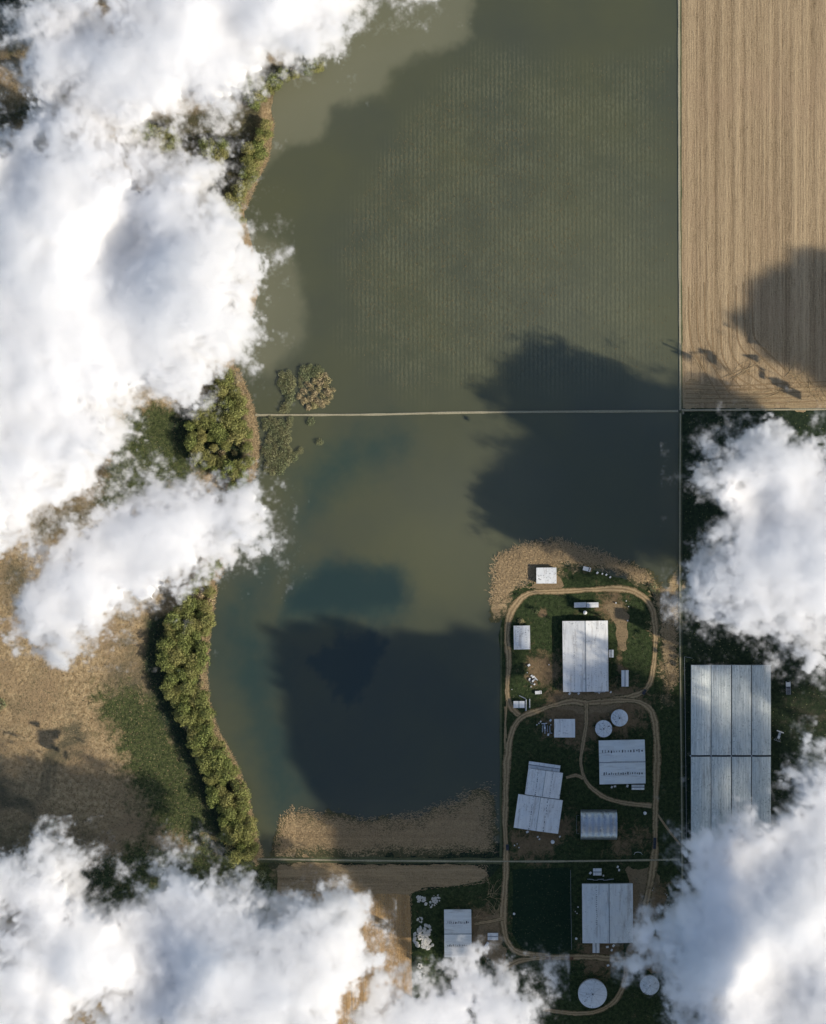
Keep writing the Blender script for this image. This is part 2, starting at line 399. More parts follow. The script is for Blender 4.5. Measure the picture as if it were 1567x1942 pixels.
belt_grass_shade = either(blob([(270, 1170), (330, 1150), (400, 1120), (398, 1180), (386, 1290), (396, 1350), (440, 1450), (480, 1560), (480, 1640), (410, 1640), (385, 1560), (345, 1470), (300, 1370), (262, 1250)], 4, 2, 20), blob([(345, 770), (400, 730), (440, 705), (474, 800), (478, 900), (370, 900), (320, 850), (320, 800)], 4, 2, 21), blob([(350, 200), (500, 180), (512, 240), (470, 400), (400, 440), (380, 360), (340, 330), (230, 300), (230, 230)], 4, 3, 22, .8), blob([(440, 140), (560, 100), (640, 100), (600, 140), (500, 200), (440, 200)], 4, 2, 23, .8))  # darker grass below the trees, with their shade painted in
# far ground reaching the horizon, lying just under the detailed sheets
m = MB(); m.add([(-9000, -9000, -.25), (9000, -9000, -.25), (9000, 9000, -.25), (-9000, 9000, -.25)], [(0, 1, 2, 3)])
g_ = m.mesh('ground', M['terrain']); a = g_.attributes.new('mask', 'FLOAT_COLOR', 'POINT'); tag(link('ground', g_), kind='structure')
sheet('terrain', [(-250, -300), (640, -300), (640, 2200), (-250, 2200)], 0, M['terrain'], res=1.6, masks=[either(green_left, green_mid, green_low), either(dark_low, belt_grass_shade)], relief=.35)

silt_and_sun = either(blob([(560, -200), (905, -200), (900, 70), (850, 100), (750, 140), (735, 190), (640, 215), (605, 265), (520, 300), (490, 330), (440, 330), (440, 150)], 5, 3.2, 8, .95),  # outlines follow a mild cloud shadow; its sunlit side is painted paler
              blob([(440, 420), (500, 440), (555, 480), (570, 540), (585, 640), (520, 720), (430, 720)], 6, 3, 9, .8), spots([(1150, 600, 260, .35), (960, 900, 120, .3), (900, 1000, 170, .3), (1240, 740, 90, .45)]))
teal = either(blob([(560, 900), (620, 830), (760, 800), (780, 860), (640, 940), (560, 1040), (430, 1090), (400, 1250), (420, 1400), (500, 1560), (560, 1600), (600, 1500), (560, 1300), (520, 1150), (560, 1040)], 22, 8, 10, .8),
              blob([(520, 1120), (560, 1060), (640, 1040), (780, 1060), (800, 1160), (760, 1200), (560, 1200), (480, 1260)], 12, 7, 12, .7))
lake_shade = either(blob([(540, 1250), (600, 1200), (700, 1170), (810, 1200), (760, 1240), (740, 1300), (660, 1360), (600, 1330)], 8, 8, 13, .7), blob([(530, 1120), (640, 1045), (770, 1065), (790, 1150), (660, 1180), (530, 1170)], 8, 4, 14, .5), blob([(400, 1180), (560, 1170), (940, 1160), (960, 1500), (860, 1540), (560, 1560), (480, 1480), (410, 1300)], 30, 6, 17, .3))  # darker cloud shade on the lower lake, painted by mask
rows = blob([(650, 470), (700, 340), (780, 200), (900, 90), (1270, 90), (1275, 700), (1100, 740), (760, 745), (670, 660)], 14, 5, 15, 1)
sheet('water', SHORE, .06, M['water'], rough=.6, rscale=.7, res=1.5, masks=[silt_and_sun, teal, lake_shade], extra={'rows': rows})
sheet('field', [(1293, -400), (2300, -400), (2300, 773), (1293, 774)], .12, M['plough'], res=6)
sheet('headland', [(1293, 716), (1340, 724), (1420, 736), (1480, 730), (1560, 722), (2300, 722), (2300, 772), (1293, 773)], .16, M['stubble_h'], rough=2.0, rscale=1.0, res=1.5, k=21)
sheet('meadow', [(1294, 780), (2300, 779), (2300, 2500), (1296, 2500)], .12, M['meadow'], res=2.5, masks=[spots([(1400, 1330, 60, .0), (1530, 1350, 90, .5), (1320, 1220, 40, 0)])])
far_soil = either(blob([(1060, 1165), (1010, 1150), (1080, 1150)], 4), blob([(1150, 1140), (1195, 1145), (1190, 1230), (1196, 1330), (1160, 1330), (1160, 1180)], 5, 3, 16),
                  spots([(1090, 1350, 60, .9), (1180, 1340, 50, .8), (1030, 1270, 35, .75), (1110, 1345, 30, 1), (1005, 1600, 40, .6), (1030, 1590, 30, .8), (1215, 1720, 35, 1), (1240, 1700, 30, .8), (920, 1760, 40, .8),
                         (900, 1790, 25, .8), (1180, 1600, 30, .5), (1140, 1810, 40, .8), (1230, 1800, 30, .8), (1160, 1150, 30, .7), (1030, 1163, 7, 1), (1215, 1590, 30, .4), (1070, 1570, 30, .5)]))
sheet('farm_ground', [(962, 1118), (1000, 1108), (1060, 1072), (1120, 1078), (1180, 1098), (1228, 1112), (1252, 1150), (1289, 1200), (1291, 1700), (1293, 2200), (780, 2200), (780, 1690), (870, 1680), (930, 1660), (950, 1640), (947, 1600), (948, 1200)],
      .18, M['farm'], rough=.5, res=1.5, masks=[lambda X, Y: far_soil(X, Y) + .2, spots([(1265, 1190, 40, .9), (1268, 1270, 30, .8), (1262, 1330, 25, .5), (1080, 1100, 0.1, 0)])])
sheet('litter_ground', [(950, 1050), (1000, 1040), (1060, 1035), (1130, 1050), (1200, 1070), (1235, 1090), (1262, 1110), (1289, 1050), (1289, 1260), (1262, 1330), (1250, 1200), (1240, 1130), (1200, 1095), (1130, 1082), (1070, 1075), (1050, 1105), (1000, 1110), (975, 1125), (948, 1160), (945, 1100)],
      .24, M['litter'], rough=3.0, rscale=1.6, k=3, res=.9, fade=9)
sheet('stubble_field', [(530, 1555), (545, 1540), (600, 1548), (700, 1552), (800, 1545), (850, 1525), (905, 1500), (935, 1495), (943, 1560), (943, 1600), (930, 1622), (700, 1624), (526, 1624)], .22, M['stubble_wet'], rough=2.2, rscale=1.4, res=1.0, k=5, fade=14)
sheet('corn_field', [(524, 1637), (700, 1638), (900, 1637), (925, 1648), (930, 1662), (910, 1676), (860, 1684), (800, 1686), (780, 1700), (524, 1700)], .22, M['stubble_h'], rough=.5, res=1.2, k=6)
sheet('corn_field', [(524, 1694), (780, 1694), (781, 1860), (782, 2200), (524, 2200)], .235, M['stubble_v'], rough=.3, res=1.2, k=7)
sheet('lawn', [(972, 1648), (1080, 1646), (1082, 1740), (1084, 1800), (1060, 1808), (1010, 1808), (985, 1795), (972, 1770)], .26, M['lawn'], rough=.25, res=1.2, k=8)
sheet('gravel_ground', [(1195, 1650), (1235, 1660), (1225, 1720), (1225, 1790), (1245, 1830), (1190, 1830), (1204, 1780), (1206, 1700)], .26, M['yard'], rough=1.6, res=1.0, k=9)
sheet('gravel_ground', [(895, 1740), (950, 1725), (955, 1790), (965, 1830), (940, 1840), (905, 1800)], .26, M['yard'], rough=1.8, res=1.0, k=10)
sheet('gravel_ground', [(1065, 1316), (1160, 1316), (1195, 1322), (1160, 1345), (1105, 1352), (1060, 1342)], .26, M['yard'], rough=1.2, res=1.0, k=12)
sheet('gravel_ground', [(1150, 1142), (1180, 1145), (1190, 1170), (1188, 1230), (1178, 1232), (1172, 1190), (1155, 1165), (1135, 1152)], .26, M['yard'], rough=1.3, res=1.0, k=13)
sheet('shed_yard', [(1012, 1108), (1015, 1100), (1060, 1095), (1068, 1110), (1060, 1116), (1000, 1116)], .29, M['yard'], rough=.8, res=.8, k=14)

# ------------------------------------------------------------------ tracks
def smooth(pts, step=3.0):
    P = [Vector(p) for p in pts]; out = []
    P = [P[0] * 2 - P[1]] + P + [P[-1] * 2 - P[-2]]
    for i in range(1, len(P) - 2):
        n = max(2, int((P[i + 1] - P[i]).length / step))
        for k in range(n):
            t = k / n; a, b, c, d = P[i - 1], P[i], P[i + 1], P[i + 2]
            out.append(.5 * ((2 * b) + (c - a) * t + (2 * a - 5 * b + 4 * c - d) * t * t + (3 * b - a - 3 * c + d) * t ** 3))
    out.append(P[-2]); return out
zr = [.32]
def ribbon(name, px, width, mat, z=None, wob=.12):
    pts = smooth([G(*p) for p in px]); n = 7
    if z is None: zr[0] += .02; z = zr[0]
    V = []; F = []; C = []
    for i, p in enumerate(pts):
        d = (pts[min(i + 1, len(pts) - 1)] - pts[max(i - 1, 0)]).normalized(); nrm = Vector((-d.y, d.x))
        w = width * U / 2 * (1 + (.16 * math.sin(i * .23 + len(px)) + .12 * math.sin(i * .61 + width)) * (wob > 0))
        l, r = w * (1 + random.uniform(-wob, wob)), w * (1 + random.uniform(-wob, wob))
        for k in range(n):
            t = -1 + 2 * k / (n - 1); q = p + nrm * (t * (l if t < 0 else r)); V.append((q.x, q.y, z)); C.append(t)
    for i in range(len(pts) - 1):
        for k in range(n - 1): F.append((i * n + k, i * n + k + 1, (i + 1) * n + k + 1, (i + 1) * n + k))
    m = MB().add(V, F); me = m.mesh(name, mat, fix=False)
    a = me.attributes.new('cross', 'FLOAT', 'POINT'); a.data.foreach_set('value', C)
    return tag(link(name, me), kind='structure')
RD = [([(990, 1360), (972, 1345), (963, 1320), (963, 1290), (965, 1250), (962, 1215), (964, 1178), (974, 1152), (992, 1132), (1015, 1123), (1060, 1122), (1110, 1119), (1180, 1117), (1212, 1126), (1235, 1150), (1243, 1190), (1242, 1240), (1236, 1285), (1222, 1310), (1190, 1323), (1150, 1329), (1112, 1334)], 12.5),
      ([(1112, 1334), (1085, 1330), (1055, 1336), (1020, 1348), (990, 1360), (972, 1385), (963, 1430), (960, 1480), (958, 1560), (960, 1640), (957, 1690), (955, 1745), (962, 1785), (985, 1806), (1040, 1813)], 13),
      ([(1140, 1332), (1190, 1328), (1222, 1336), (1240, 1362), (1246, 1420), (1244, 1500), (1243, 1560), (1242, 1620), (1233, 1675), (1220, 1735)], 14),
      ([(1112, 1334), (1112, 1370), (1105, 1415), (1102, 1450), (1112, 1482), (1140, 1508), (1180, 1522), (1236, 1528)], 9),
      ([(1106, 1476), (1092, 1470), (1074, 1475)], 7),
      ([(940, 1856), (955, 1838), (985, 1822), (1040, 1816), (1120, 1815), (1175, 1820), (1200, 1818), (1222, 1802), (1235, 1780)], 12),
      ([(1185, 1818), (1188, 1840), (1178, 1880), (1158, 1905), (1125, 1920), (1080, 1921), (1030, 1914)], 10),
      ([(955, 1742), (925, 1748), (900, 1752)], 7), ([(1248, 1545), (1265, 1570), (1290, 1602)], 5),
      ([(960, 1400), (958, 1340)], 3), ([(962, 1330), (958, 1380), (958, 1420)], 4)]
for px, w in RD: ribbon('road', px, w, M['road'])
tk = mat_road('wheel_ruts', (176, 150, 116), (140, 116, 86))
r_ = random.Random(8)
for i in range(9):
    a = 1306 + i * 15; b = r_.uniform(590, 650)
    ribbon('wheel_track', [(a, b - 60), (a + 1, b), (a + 6, b + 50), (a + 22 + i * 2, b + 85), (a + 60 + i * 5, 742 + r_.uniform(-12, 14))], 2.6, tk, .18 + i * .005)
for i in range(5): ribbon('wheel_track', [(1300, 728 + i * 9), (1380, 732 + i * 8), (1470, 728 + i * 9), (1600, 722 + i * 9)], 2.2, tk, .24 + i * .005)
# narrow straight dikes
def dike(px, w, h=.55, verge=0):
    pts = smooth([G(*p) for p in px], 6)
    if verge:
        V = []; F = []
    m = MB(); V = []; F = []
    for i, p in enumerate(pts):
        d = (pts[min(i + 1, len(pts) - 1)] - pts[max(i - 1, 0)]).normalized(); n = Vector((-d.y, d.x))
        a = w * U / 2 * random.uniform(.8, 1.2)
        for t, z in ((-1 - .5, .02), (-1, h), (1, h), (1 + .5, .02)): q = p + n * a * t; V.append((q.x, q.y, z + (random.uniform(-.05, .05) if z > .1 else 0)))
    for i in range(len(pts) - 1):
        for k in range(3): F.append((i * 4 + k, i * 4 + k + 1, i * 4 + k + 5, i * 4 + k + 4))
    return tag(m.add(V, F).build('path', M['path']), kind='structure')
def verge(px, w, z):
    return ribbon('verge', px, w, M['verge'], z)
verge([(1289, -300), (1290, 400), (1292, 778)], 6, .27)
verge([(1291, 779), (1290, 1000), (1291, 1240), (1294, 1500), (1296, 1900)], 6, .275)
verge([(487, 1630), (960, 1633)], 11, .28)
dike([(1287.5, -300), (1288, 300), (1290.5, 778)], 3.2, .7)
dike([(1290.5, 784), (1289.5, 1000), (1290, 1240), (1293, 1500), (1295, 1900)], 2, .7)
dike([(484, 787), (700, 786), (900, 782), (1286, 779.5)], 3.0, .7)
dike([(1293, 778), (1567, 776), (2200, 772)], 2.6, .7)
dike([(488, 1629), (700, 1632), (960, 1633.5), (1100, 1633), (1290, 1630)], 2.6, .5)
verge([(951, 1190), (950, 1400), (950, 1625)], 4, .285)

# ------------------------------------------------------------------ scatter (nobody could count it)
def blades(name, n, region, mat, lmin, lmax, w, z=.3, dirs=None, tilt=.25, dens=None, kk=0, fade=0):
    """thin tapering blades lying and leaning over a region given in photograph pixels"""
    P = np.array(region, float); x0, y0 = P.min(0); x1, y1 = P.max(0)
    r = np.random.default_rng(100 + kk); pts = []
    while sum(len(p) for p in pts) < n:
        X = r.uniform(x0, x1, n * 2); Y = r.uniform(y0, y1, n * 2); S_ = polysd(X, Y, P); ok = S_ > 0
        if fade: ok &= r.uniform(0, 1, len(X)) < np.clip(S_ / fade, 0, 1) ** 1.6
        if dens is not None: ok &= r.uniform(0, 1, len(X)) < dens(X, Y)
        pts.append(np.stack([X[ok], Y[ok]], -1))
        if len(pts) > 60: break
    Q = np.concatenate(pts)[:n]; n = len(Q)
    gx = (Q[:, 0] - CX) * U; gy = (CY - Q[:, 1]) * U
    th = r.uniform(0, math.pi, n) if dirs is None else dirs(Q[:, 0], Q[:, 1]) + r.normal(0, .35, n)
    L = r.uniform(lmin, lmax, n); el = np.abs(r.normal(0, tilt, n)); W = w * r.uniform(.5, 1.4, n)
    dx, dy, dz = np.cos(th) * np.cos(el), np.sin(th) * np.cos(el), np.sin(el)
    px_, py_ = -np.sin(th), np.cos(th)
    b = np.stack([gx, gy, np.full(n, z)], -1); t = b + np.stack([dx, dy, dz], -1) * L[:, None] + [0, 0, .05]
    md = (b + t) / 2 + np.stack([px_, py_, np.full(n, .6)], -1) * (L * r.normal(0, .1, n))[:, None]
    md[:, 2] = np.maximum(md[:, 2], z + .03)
    s = np.stack([px_, py_, np.zeros(n)], -1) * (W / 2)[:, None]
    V = np.stack([b - s, b + s, md + s, md - s, t], 1).reshape(-1, 3)
    i = np.arange(n)[:, None] * 5; F = np.concatenate([i + [0, 1, 2, 3]], 0).tolist() + (i + [3, 2, 4]).tolist()
    me = bpy.data.meshes.new(name); me.from_pydata(V.tolist(), [], F); me.materials.append(mat)
    return tag(link(name, me), kind='stuff')
def stuff(o, label, cat): return tag(o, label, cat)
stuff(blades('straw', 13000, [(918, 1150), (928, 1055), (985, 1026), (1060, 1016), (1140, 1040), (1220, 1075), (1262, 1120), (1289, 1130), (1289, 1300), (1262, 1330), (1250, 1180), (1225, 1112), (1140, 1084), (1060, 1074), (1050, 1108), (1000, 1112), (970, 1130), (945, 1170)], M['straw'], .9, 3.2, .26, .3, kk=1, dens=lambda x, y: np.clip(1.1 - np.maximum(955 - x, 0) / 34, 0, 1), fade=26),
      'dry tan straw and stalks heaped round the top of the farm', 'straw')
stuff(blades('straw', 15000, [(515, 1620), (522, 1550), (550, 1522), (620, 1535), (700, 1545), (800, 1530), (850, 1505), (900, 1480), (938, 1470), (946, 1540), (944, 1622)], M['straw'], .8, 2.2, .22, .28,
             dirs=lambda x, y: np.where(x < 560, 1.9, .1), dens=lambda x, y: np.clip((y - 1470) / 80, .05, 1), kk=2, fade=22), 'dry stubble stalks standing out of the shallow water above the bottom track', 'stubble')
stuff(blades('stubble', 9000, [(526, 1638), (925, 1640), (925, 1675), (782, 1690), (780, 1860), (526, 1860)], M['straw'], .8, 2.0, .2, .28, dirs=lambda x, y: np.where(y > 1690, 1.57, .05), kk=3),
      'cut corn stalks left on the field below the bottom track', 'stubble')
stuff(blades('drowned_stubble', 6500, [(650, 480), (690, 360), (760, 250), (860, 130), (1275, 100), (1280, 700), (1100, 735), (760, 740), (670, 660)], M['stalk_wet'], .5, 1.6, .2, .12,
             dirs=lambda x, y: np.full(x.shape, 1.57), dens=lambda x, y: .25 + .75 * (np.hypot(x - 860, y - 430) < 240), kk=4), 'drowned crop stubble in upright rows across the flooded field', 'stubble')
stuff(blades('reeds', 2600, [(512, 215), (520, 240), (510, 300), (486, 350), (466, 400), (455, 400), (470, 350), (498, 300), (508, 240)], M['reed'], 1, 2.6, .2, .2, kk=5), 'dry tan reeds along the upper left lake shore', 'reeds')
stuff(blades('reeds', 2200, [(444, 695), (454, 700), (472, 745), (486, 790), (494, 850), (484, 910), (474, 905), (478, 850), (470, 790), (455, 745)], M['reed'], 1, 2.6, .22, .2, kk=6), 'dry tan reeds beside the middle tree belt on the lake shore', 'reeds')
stuff(blades('reeds', 5200, [(402, 1110), (413, 1112), (401, 1190), (394, 1270), (397, 1330), (414, 1383), (444, 1436), (470, 1500), (484, 1570), (500, 1625), (484, 1645), (470, 1570), (455, 1505), (428, 1445), (400, 1392), (384, 1335), (380, 1270), (386, 1190)], M['reed'], 1, 2.4, .22, .2, kk=7),
      'narrow fringe of dry reeds between the long tree belt and the lake', 'reeds')
stuff(blades('reeds', 500, [(430, 1030), (445, 1040), (432, 1070), (418, 1100), (405, 1110), (410, 1070)], M['reed'], 1, 2.6, .22, .2, kk=8), 'dry reeds on the shore at the tip of the small cloud', 'reeds')
stuff(blades('weeds', 5000, [(952, 1120), (1289, 1130), (1292, 1940), (790, 1940), (790, 1700), (950, 1650)], M['leaf_dark'], .4, 1.3, .35, .28, tilt=.6, kk=9), 'low weeds and rough grass between the farm buildings', 'weeds')
stuff(blades('weeds', 2600, [(1298, 785), (1700, 785), (1700, 1700), (1298, 1700)], M['leaf_dark'], .4, 1.3, .35, .2, tilt=.6, kk=10), 'rough grass round the glasshouse beyond the long dike', 'weeds')
stuff(blades('dead_grass', 9000, [(-20, 1060), (40, 1050), (200, 1200), (260, 1180), (300, 1330), (400, 1560), (400, 1650), (-20, 1750)], M['straw'], .4, 1.3, .22, .25, tilt=.5, kk=11,
             dens=lambda x, y: np.clip(1.3 - x / 330, .06, 1)), 'pale dead grass tufts on the dry meadow left of the long tree belt', 'grass')
stuff(blades('tussocks', 7000, [(-20, 1060), (40, 1050), (200, 1200), (260, 1180), (300, 1330), (400, 1560), (400, 1650), (-20, 1750)], M['leaf_dark'], .5, 1.3, .45, .2, tilt=.7, kk=12), 'dark grass tussocks dotted over the dry meadow', 'grass')

def branches(name, label, sets, mat, seed):
    r = random.Random(seed); m = MB()
    for (px, py, L, n, a0, spread) in sets:
        for _ in range(n):
            gx, gy = G(px + r.uniform(-.3, .3) * L / U * .6, py + r.uniform(-.2, .2) * L / U * .6); a = a0 + r.uniform(-spread, spread); l = L * r.uniform(.4, 1)
            pts = []; x, y = gx, gy
            for k in range(7):
                pts.append((x, y, .35 + .25 * math.sin(k) ** 2)); x += math.cos(a) * l / 6; y += math.sin(a) * l / 6; a += r.uniform(-.3, .3)
                if k in (2, 4):
                    b = a + r.choice((-1, 1)) * r.uniform(.4, .9); q = l * .3
                    m.tube([(x, y, .4), (x + math.cos(b) * q * .5, y + math.sin(b) * q * .5, .5), (x + math.cos(b + .2) * q, y + math.sin(b + .2) * q, .4)], [.09, .07, .03], 4)
            m.tube(pts, [.14, .13, .12, .1, .08, .06, .03], 4)
    return tag(m.build(name, mat), label, 'branches', kind='stuff')
branches('brushwood', 'pale bare branches strewn along the bottom of the ploughed field', [(1530, 735, 26, 9, 2.3, .5), (1500, 715, 22, 7, .3, .9), (1560, 760, 20, 7, 2.4, .6), (1450, 745, 26, 5, .15, .2), (1340, 760, 24, 4, .8, .4), (1380, 720, 26, 6, .6, .4),
           (1340, 700, 20, 5, 2.2, .4), (1320, 740, 16, 5, -.6, .5), (1400, 705, 22, 5, .5, .4)], M['branch'], 3)
branches('brushwood', 'bare branches lying around the shed on the straw', [(1000, 1100, 16, 7, 2.2, .8), (985, 1085, 14, 6, .8, 1.5), (1010, 1118, 12, 4, 2.2, .8), (965, 1100, 14, 5, 1, 1.4)], M['branch'], 4)
branches('brushwood', 'thin branches on the verge left of the lower farm track', [(930, 1700, 14, 8, .6, .9), (940, 1730, 12, 7, 1.5, .9), (900, 1740, 10, 5, .3, .9), (520, 1612, 8, 5, .9, .8), (920, 1810, 9, 6, -.6, .9)], M['branch'], 5)
branches('brushwood', 'grey brushwood along the verge right of the farm ring track', [(1262, 1330, 14, 7, 1.3, .6), (1270, 1300, 12, 6, 1.4, .6), (1250, 1690, 12, 7, 2.2, .9), (1260, 1740, 12, 7, 1, 1), (1270, 1150, 8, 5, 1.5, .5)], M['stalk_wet'], 6)

# ------------------------------------------------------------------ trees
def tree_meshes(seed, mat, r=4.6, h=15.0, n=900, squash=.75, leaf=.75):
    g = np.random.default_rng(seed); rr = random.Random(seed)
    lobes = [(0, 0, h - r * .8, r * .72)]
    for k in range(9):
        a = k * 2.4 + g.uniform(-.5, .5); d = r * g.uniform(.35, .8); lobes.append((math.cos(a) * d, math.sin(a) * d, h - r * g.uniform(.7, 1.7), r * g.uniform(.26, .46)))
    if h > 8:
        for k in range(7):
            a = k * 2.1; d = r * g.uniform(.3, .6); lobes.append((math.cos(a) * d, math.sin(a) * d, h * g.uniform(.22, .5), r * g.uniform(.3, .42)))
    V = []; F = []; T = []
    for i in range(n):
        lx, ly, lz, lr = lobes[rr.choices(range(len(lobes)), [l[3] ** 2 for l in lobes])[0]]
        d = g.normal(size=3); d /= np.linalg.norm(d)
        if d[2] < -.45: d[2] *= -1
        p = np.array([lx, ly, lz]) + d * lr * g.uniform(.55, 1.12) * np.array([1, 1, squash])
        u = np.cross(d + g.normal(0, .55, 3), g.normal(size=3)); u /= np.linalg.norm(u) + 1e-6
        v = np.cross(d + g.normal(0, .4, 3), u); v /= np.linalg.norm(v) + 1e-6
        s = leaf * g.uniform(.5, 1.3); b = len(V)
        V += [tuple(p - u * s * .5), tuple(p + v * s * .45), tuple(p + u * s * .5), tuple(p - v * s * .45 + d * .2)]
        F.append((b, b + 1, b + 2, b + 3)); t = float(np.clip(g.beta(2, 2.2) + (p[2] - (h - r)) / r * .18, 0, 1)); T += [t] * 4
    cm = bpy.data.meshes.new('crown'); cm.from_pydata(V, [], F); cm.materials.append(mat)
    a = cm.attributes.new('tone', 'FLOAT', 'POINT'); a.data.foreach_set('value', T)
    t = MB(); t.tube([(0, 0, -.2), (.1, 0, h * .3), (.2, .1, h * .6), (0, 0, h * .85)], [.32, .25, .17, .06], 7)
    for k in range(5):
        a = k * 1.3 + seed; t.tube([(.1, 0, h * (.35 + .07 * k)), (math.cos(a) * r * .35, math.sin(a) * r * .35, h * (.5 + .06 * k)), (math.cos(a) * r * .65, math.sin(a) * r * .65, h * (.6 + .06 * k))], [.13, .09, .03], 5)
    tm = t.mesh('trunk', M['bark'], True)
    return cm, tm
V_G = [tree_meshes(10 + k, M['leaf'], 5.6, n=1500) for k in range(6)]
V_D = [tree_meshes(30 + k, M['leaf_dark'], 4.2, 4.6, 520, .8, .55) for k in range(4)]
V_T = [tree_meshes(40 + k, M['leaf_dry'], 4.4, 5.0, 620, .7, .6) for k in range(4)]
def plant(name, variants, px, py, s, label, cat, group, zs=1.0):
    cm, tm = variants[random.randrange(len(variants))]
    x, y = G(px, py); o = root(name, (x, y, 0), random.uniform(0, 6.28), label, cat, group); o.scale = (s, s, s * zs)
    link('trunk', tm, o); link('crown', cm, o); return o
def belt(poly, gap, labeller, group, variants=None, name='tree', cat='tree', smin=.75, smax=1.15, seed=1, zs=1, h=14):
    """trees at least gap pixels apart inside a polygon that outlines their crowns in the photograph"""
    r = random.Random(seed); P = np.array(poly, float); x0, y0 = P.min(0); x1, y1 = P.max(0); pts = []
    for _ in range(5000):
        p = (r.uniform(x0, x1), r.uniform(y0, y1))
        sd = float(polysd(np.array([p[0]]), np.array([p[1]]), P)[0])
        if sd < gap * .45 or any(math.hypot(p[0] - q[0], p[1] - q[1]) < gap for q in pts): continue
        pts.append((p[0], p[1], sd))
    names = ['1st', '2nd', 'third', 'fourth', 'fifth', 'sixth', 'seventh', 'eighth', 'ninth', 'tenth', 'eleventh', 'twelfth', '13th', '14th', '15th', '16th', '17th', '18th', '19th', '20th', '21st', '22nd', '23rd', '24th', '25th', '26th', '27th', '28th', '29th', '30th', '31st', '32nd', '33rd', '34th', '35th', '36th', '37th', '38th', '39th', '40th', '41st', '42nd', '43rd', '44th', '45th', '46th', '47th', '48th', '49th', '50th']
    seen = {}
    for px, py, sd in sorted(pts, key=lambda p: p[1]):
        base_label = labeller(px, py, sd); k = seen.get(base_label, 0); seen[base_label] = k + 1
        label = f'{base_label}, {names[k]} from top'
        s = r.uniform(smin, smax)
        f = 1 - h / H    # the crown tops stand above the ground: step the foot in by the lean of the view
        plant(name, variants or (V_T if r.random() < .05 else V_G), CX + (px - CX) * f, CY + (py - CY) * f, s, label, cat, group, zs)
    return len(pts)
def lab_long(px, py, sd):
    w = 'on the lake side' if px > np.interp(py, [1100, 1200, 1300, 1350, 1400, 1450, 1500, 1550, 1640], [375, 352, 350, 360, 386, 412, 434, 448, 458]) else 'on the meadow side'
    seg = 'top stretch' if py < 1240 else 'upper bend' if py < 1340 else 'slanting stretch' if py < 1450 else 'lower stretch' if py < 1550 else 'bottom end'
    return f'tree {w} of the long shore belt, {seg}'
n1 = belt([(370, 1120), (408, 1108), (402, 1160), (392, 1230), (387, 1300), (396, 1345), (414, 1395), (440, 1440), (462, 1495), (477, 1550), (490, 1610), (484, 1640), (428, 1636), (418, 1590), (404, 1540), (388, 1490), (366, 1440), (350, 1390), (322, 1350), (306, 1300), (304, 1230), (312, 1180), (338, 1130)],
          14, lab_long, 'trees of the long belt beside the lake', smin=.72, smax=1.12, seed=2)
n2 = belt([(425, 700), (450, 700), (462, 750), (476, 800), (482, 860), (474, 912), (430, 915), (372, 885), (352, 845), (348, 800), (372, 770), (395, 730)], 15,
          lambda x, y, d: 'tree in the broad clump, ' + ('lake side' if x > 430 else 'meadow side') + (', above the dike' if y < 787 else ', below the dike'), 'trees of the broad clump at the dike end', seed=3, smin=.6, smax=1.1)
n3 = belt([(492, 215), (514, 232), (514, 260), (500, 310), (478, 345), (466, 380), (458, 425), (430, 420), (418, 395), (430, 370), (452, 345), (450, 320), (462, 280), (480, 250)], 14,
          lambda x, y, d: 'olive tree in the narrow upper shore belt, ' + ('upper half' if y < 310 else 'lower half'), 'trees of the upper shore belt', seed=4, smin=.65, smax=1.05)
n4 = belt([(372, 262), (400, 258), (432, 268), (434, 300), (408, 314), (385, 295)], 14, lambda x, y, d: 'green tree in the little grove between the two upper clouds', 'trees of the little upper grove', seed=5, smin=.7, smax=1.1)
n5 = belt([(452, 150), (500, 140), (540, 118), (600, 112), (620, 130), (560, 145), (520, 165), (508, 195), (480, 200), (455, 185)], 13, lambda x, y, d: 'olive tree showing at the torn lower edge of the top cloud', 'trees under the top cloud edge', seed=6, smin=.6, smax=.9)
n6 = belt([(470, 905), (455, 960), (432, 1030), (410, 1100), (380, 1130), (340, 1130), (370, 1080), (400, 1030), (420, 960), (430, 910)], 15, lambda x, y, d: 'tree under the small cloud on the lake shore', 'trees under the small cloud', seed=7, smin=.65, smax=.9)
n7 = belt([(240, 240), (330, 240), (345, 275), (300, 290), (255, 270)], 16, lambda x, y, d: 'dark green tree in the gap between the two upper left clouds', 'trees in the cloud gap', seed=8, smin=.7, smax=1.1)
lb = lambda where: (lambda x, y, d: where)
belt([(527, 702), (545, 700), (560, 720), (556, 760), (548, 782), (530, 782), (540, 750), (527, 735)], 8, lb('grey-green drowned bush in the narrow patch above the dike'), 'drowned bushes above the dike', V_D, 'bush', 'bush', .7, .95, 9, h=3)
belt([(572, 694), (600, 690), (620, 702), (600, 712), (572, 735), (562, 742)], 8, lb('dark drowned bush behind the tan island scrub'), 'dark bushes by the island', V_D, 'bush', 'bush', .6, .9, 10, h=3)
belt([(562, 742), (580, 722), (612, 700), (634, 722), (638, 750), (618, 772), (580, 782), (563, 765)], 10, lb('tan dry bush on the scrub island above the dike'), 'tan bushes on the scrub island', V_T, 'bush', 'bush', .6, .9, 11, h=4)
belt([(492, 792), (530, 790), (562, 792), (552, 815), (548, 850), (575, 850), (570, 870), (548, 880), (540, 900), (500, 895), (498, 850), (510, 820), (492, 812)], 8.5, lb('grey-green drowned bush in the large patch below the dike'), 'drowned bushes below the dike', V_D, 'bush', 'bush', .65, 1.0, 12, h=3)
plant('bush', V_D, 591, 799, .85, 'small drowned bush just below the dike under the scrub island', 'bush', None)
plant('bush', V_D, 606, 838, .8, 'lone drowned bush standing furthest out in the lake', 'bush', None)
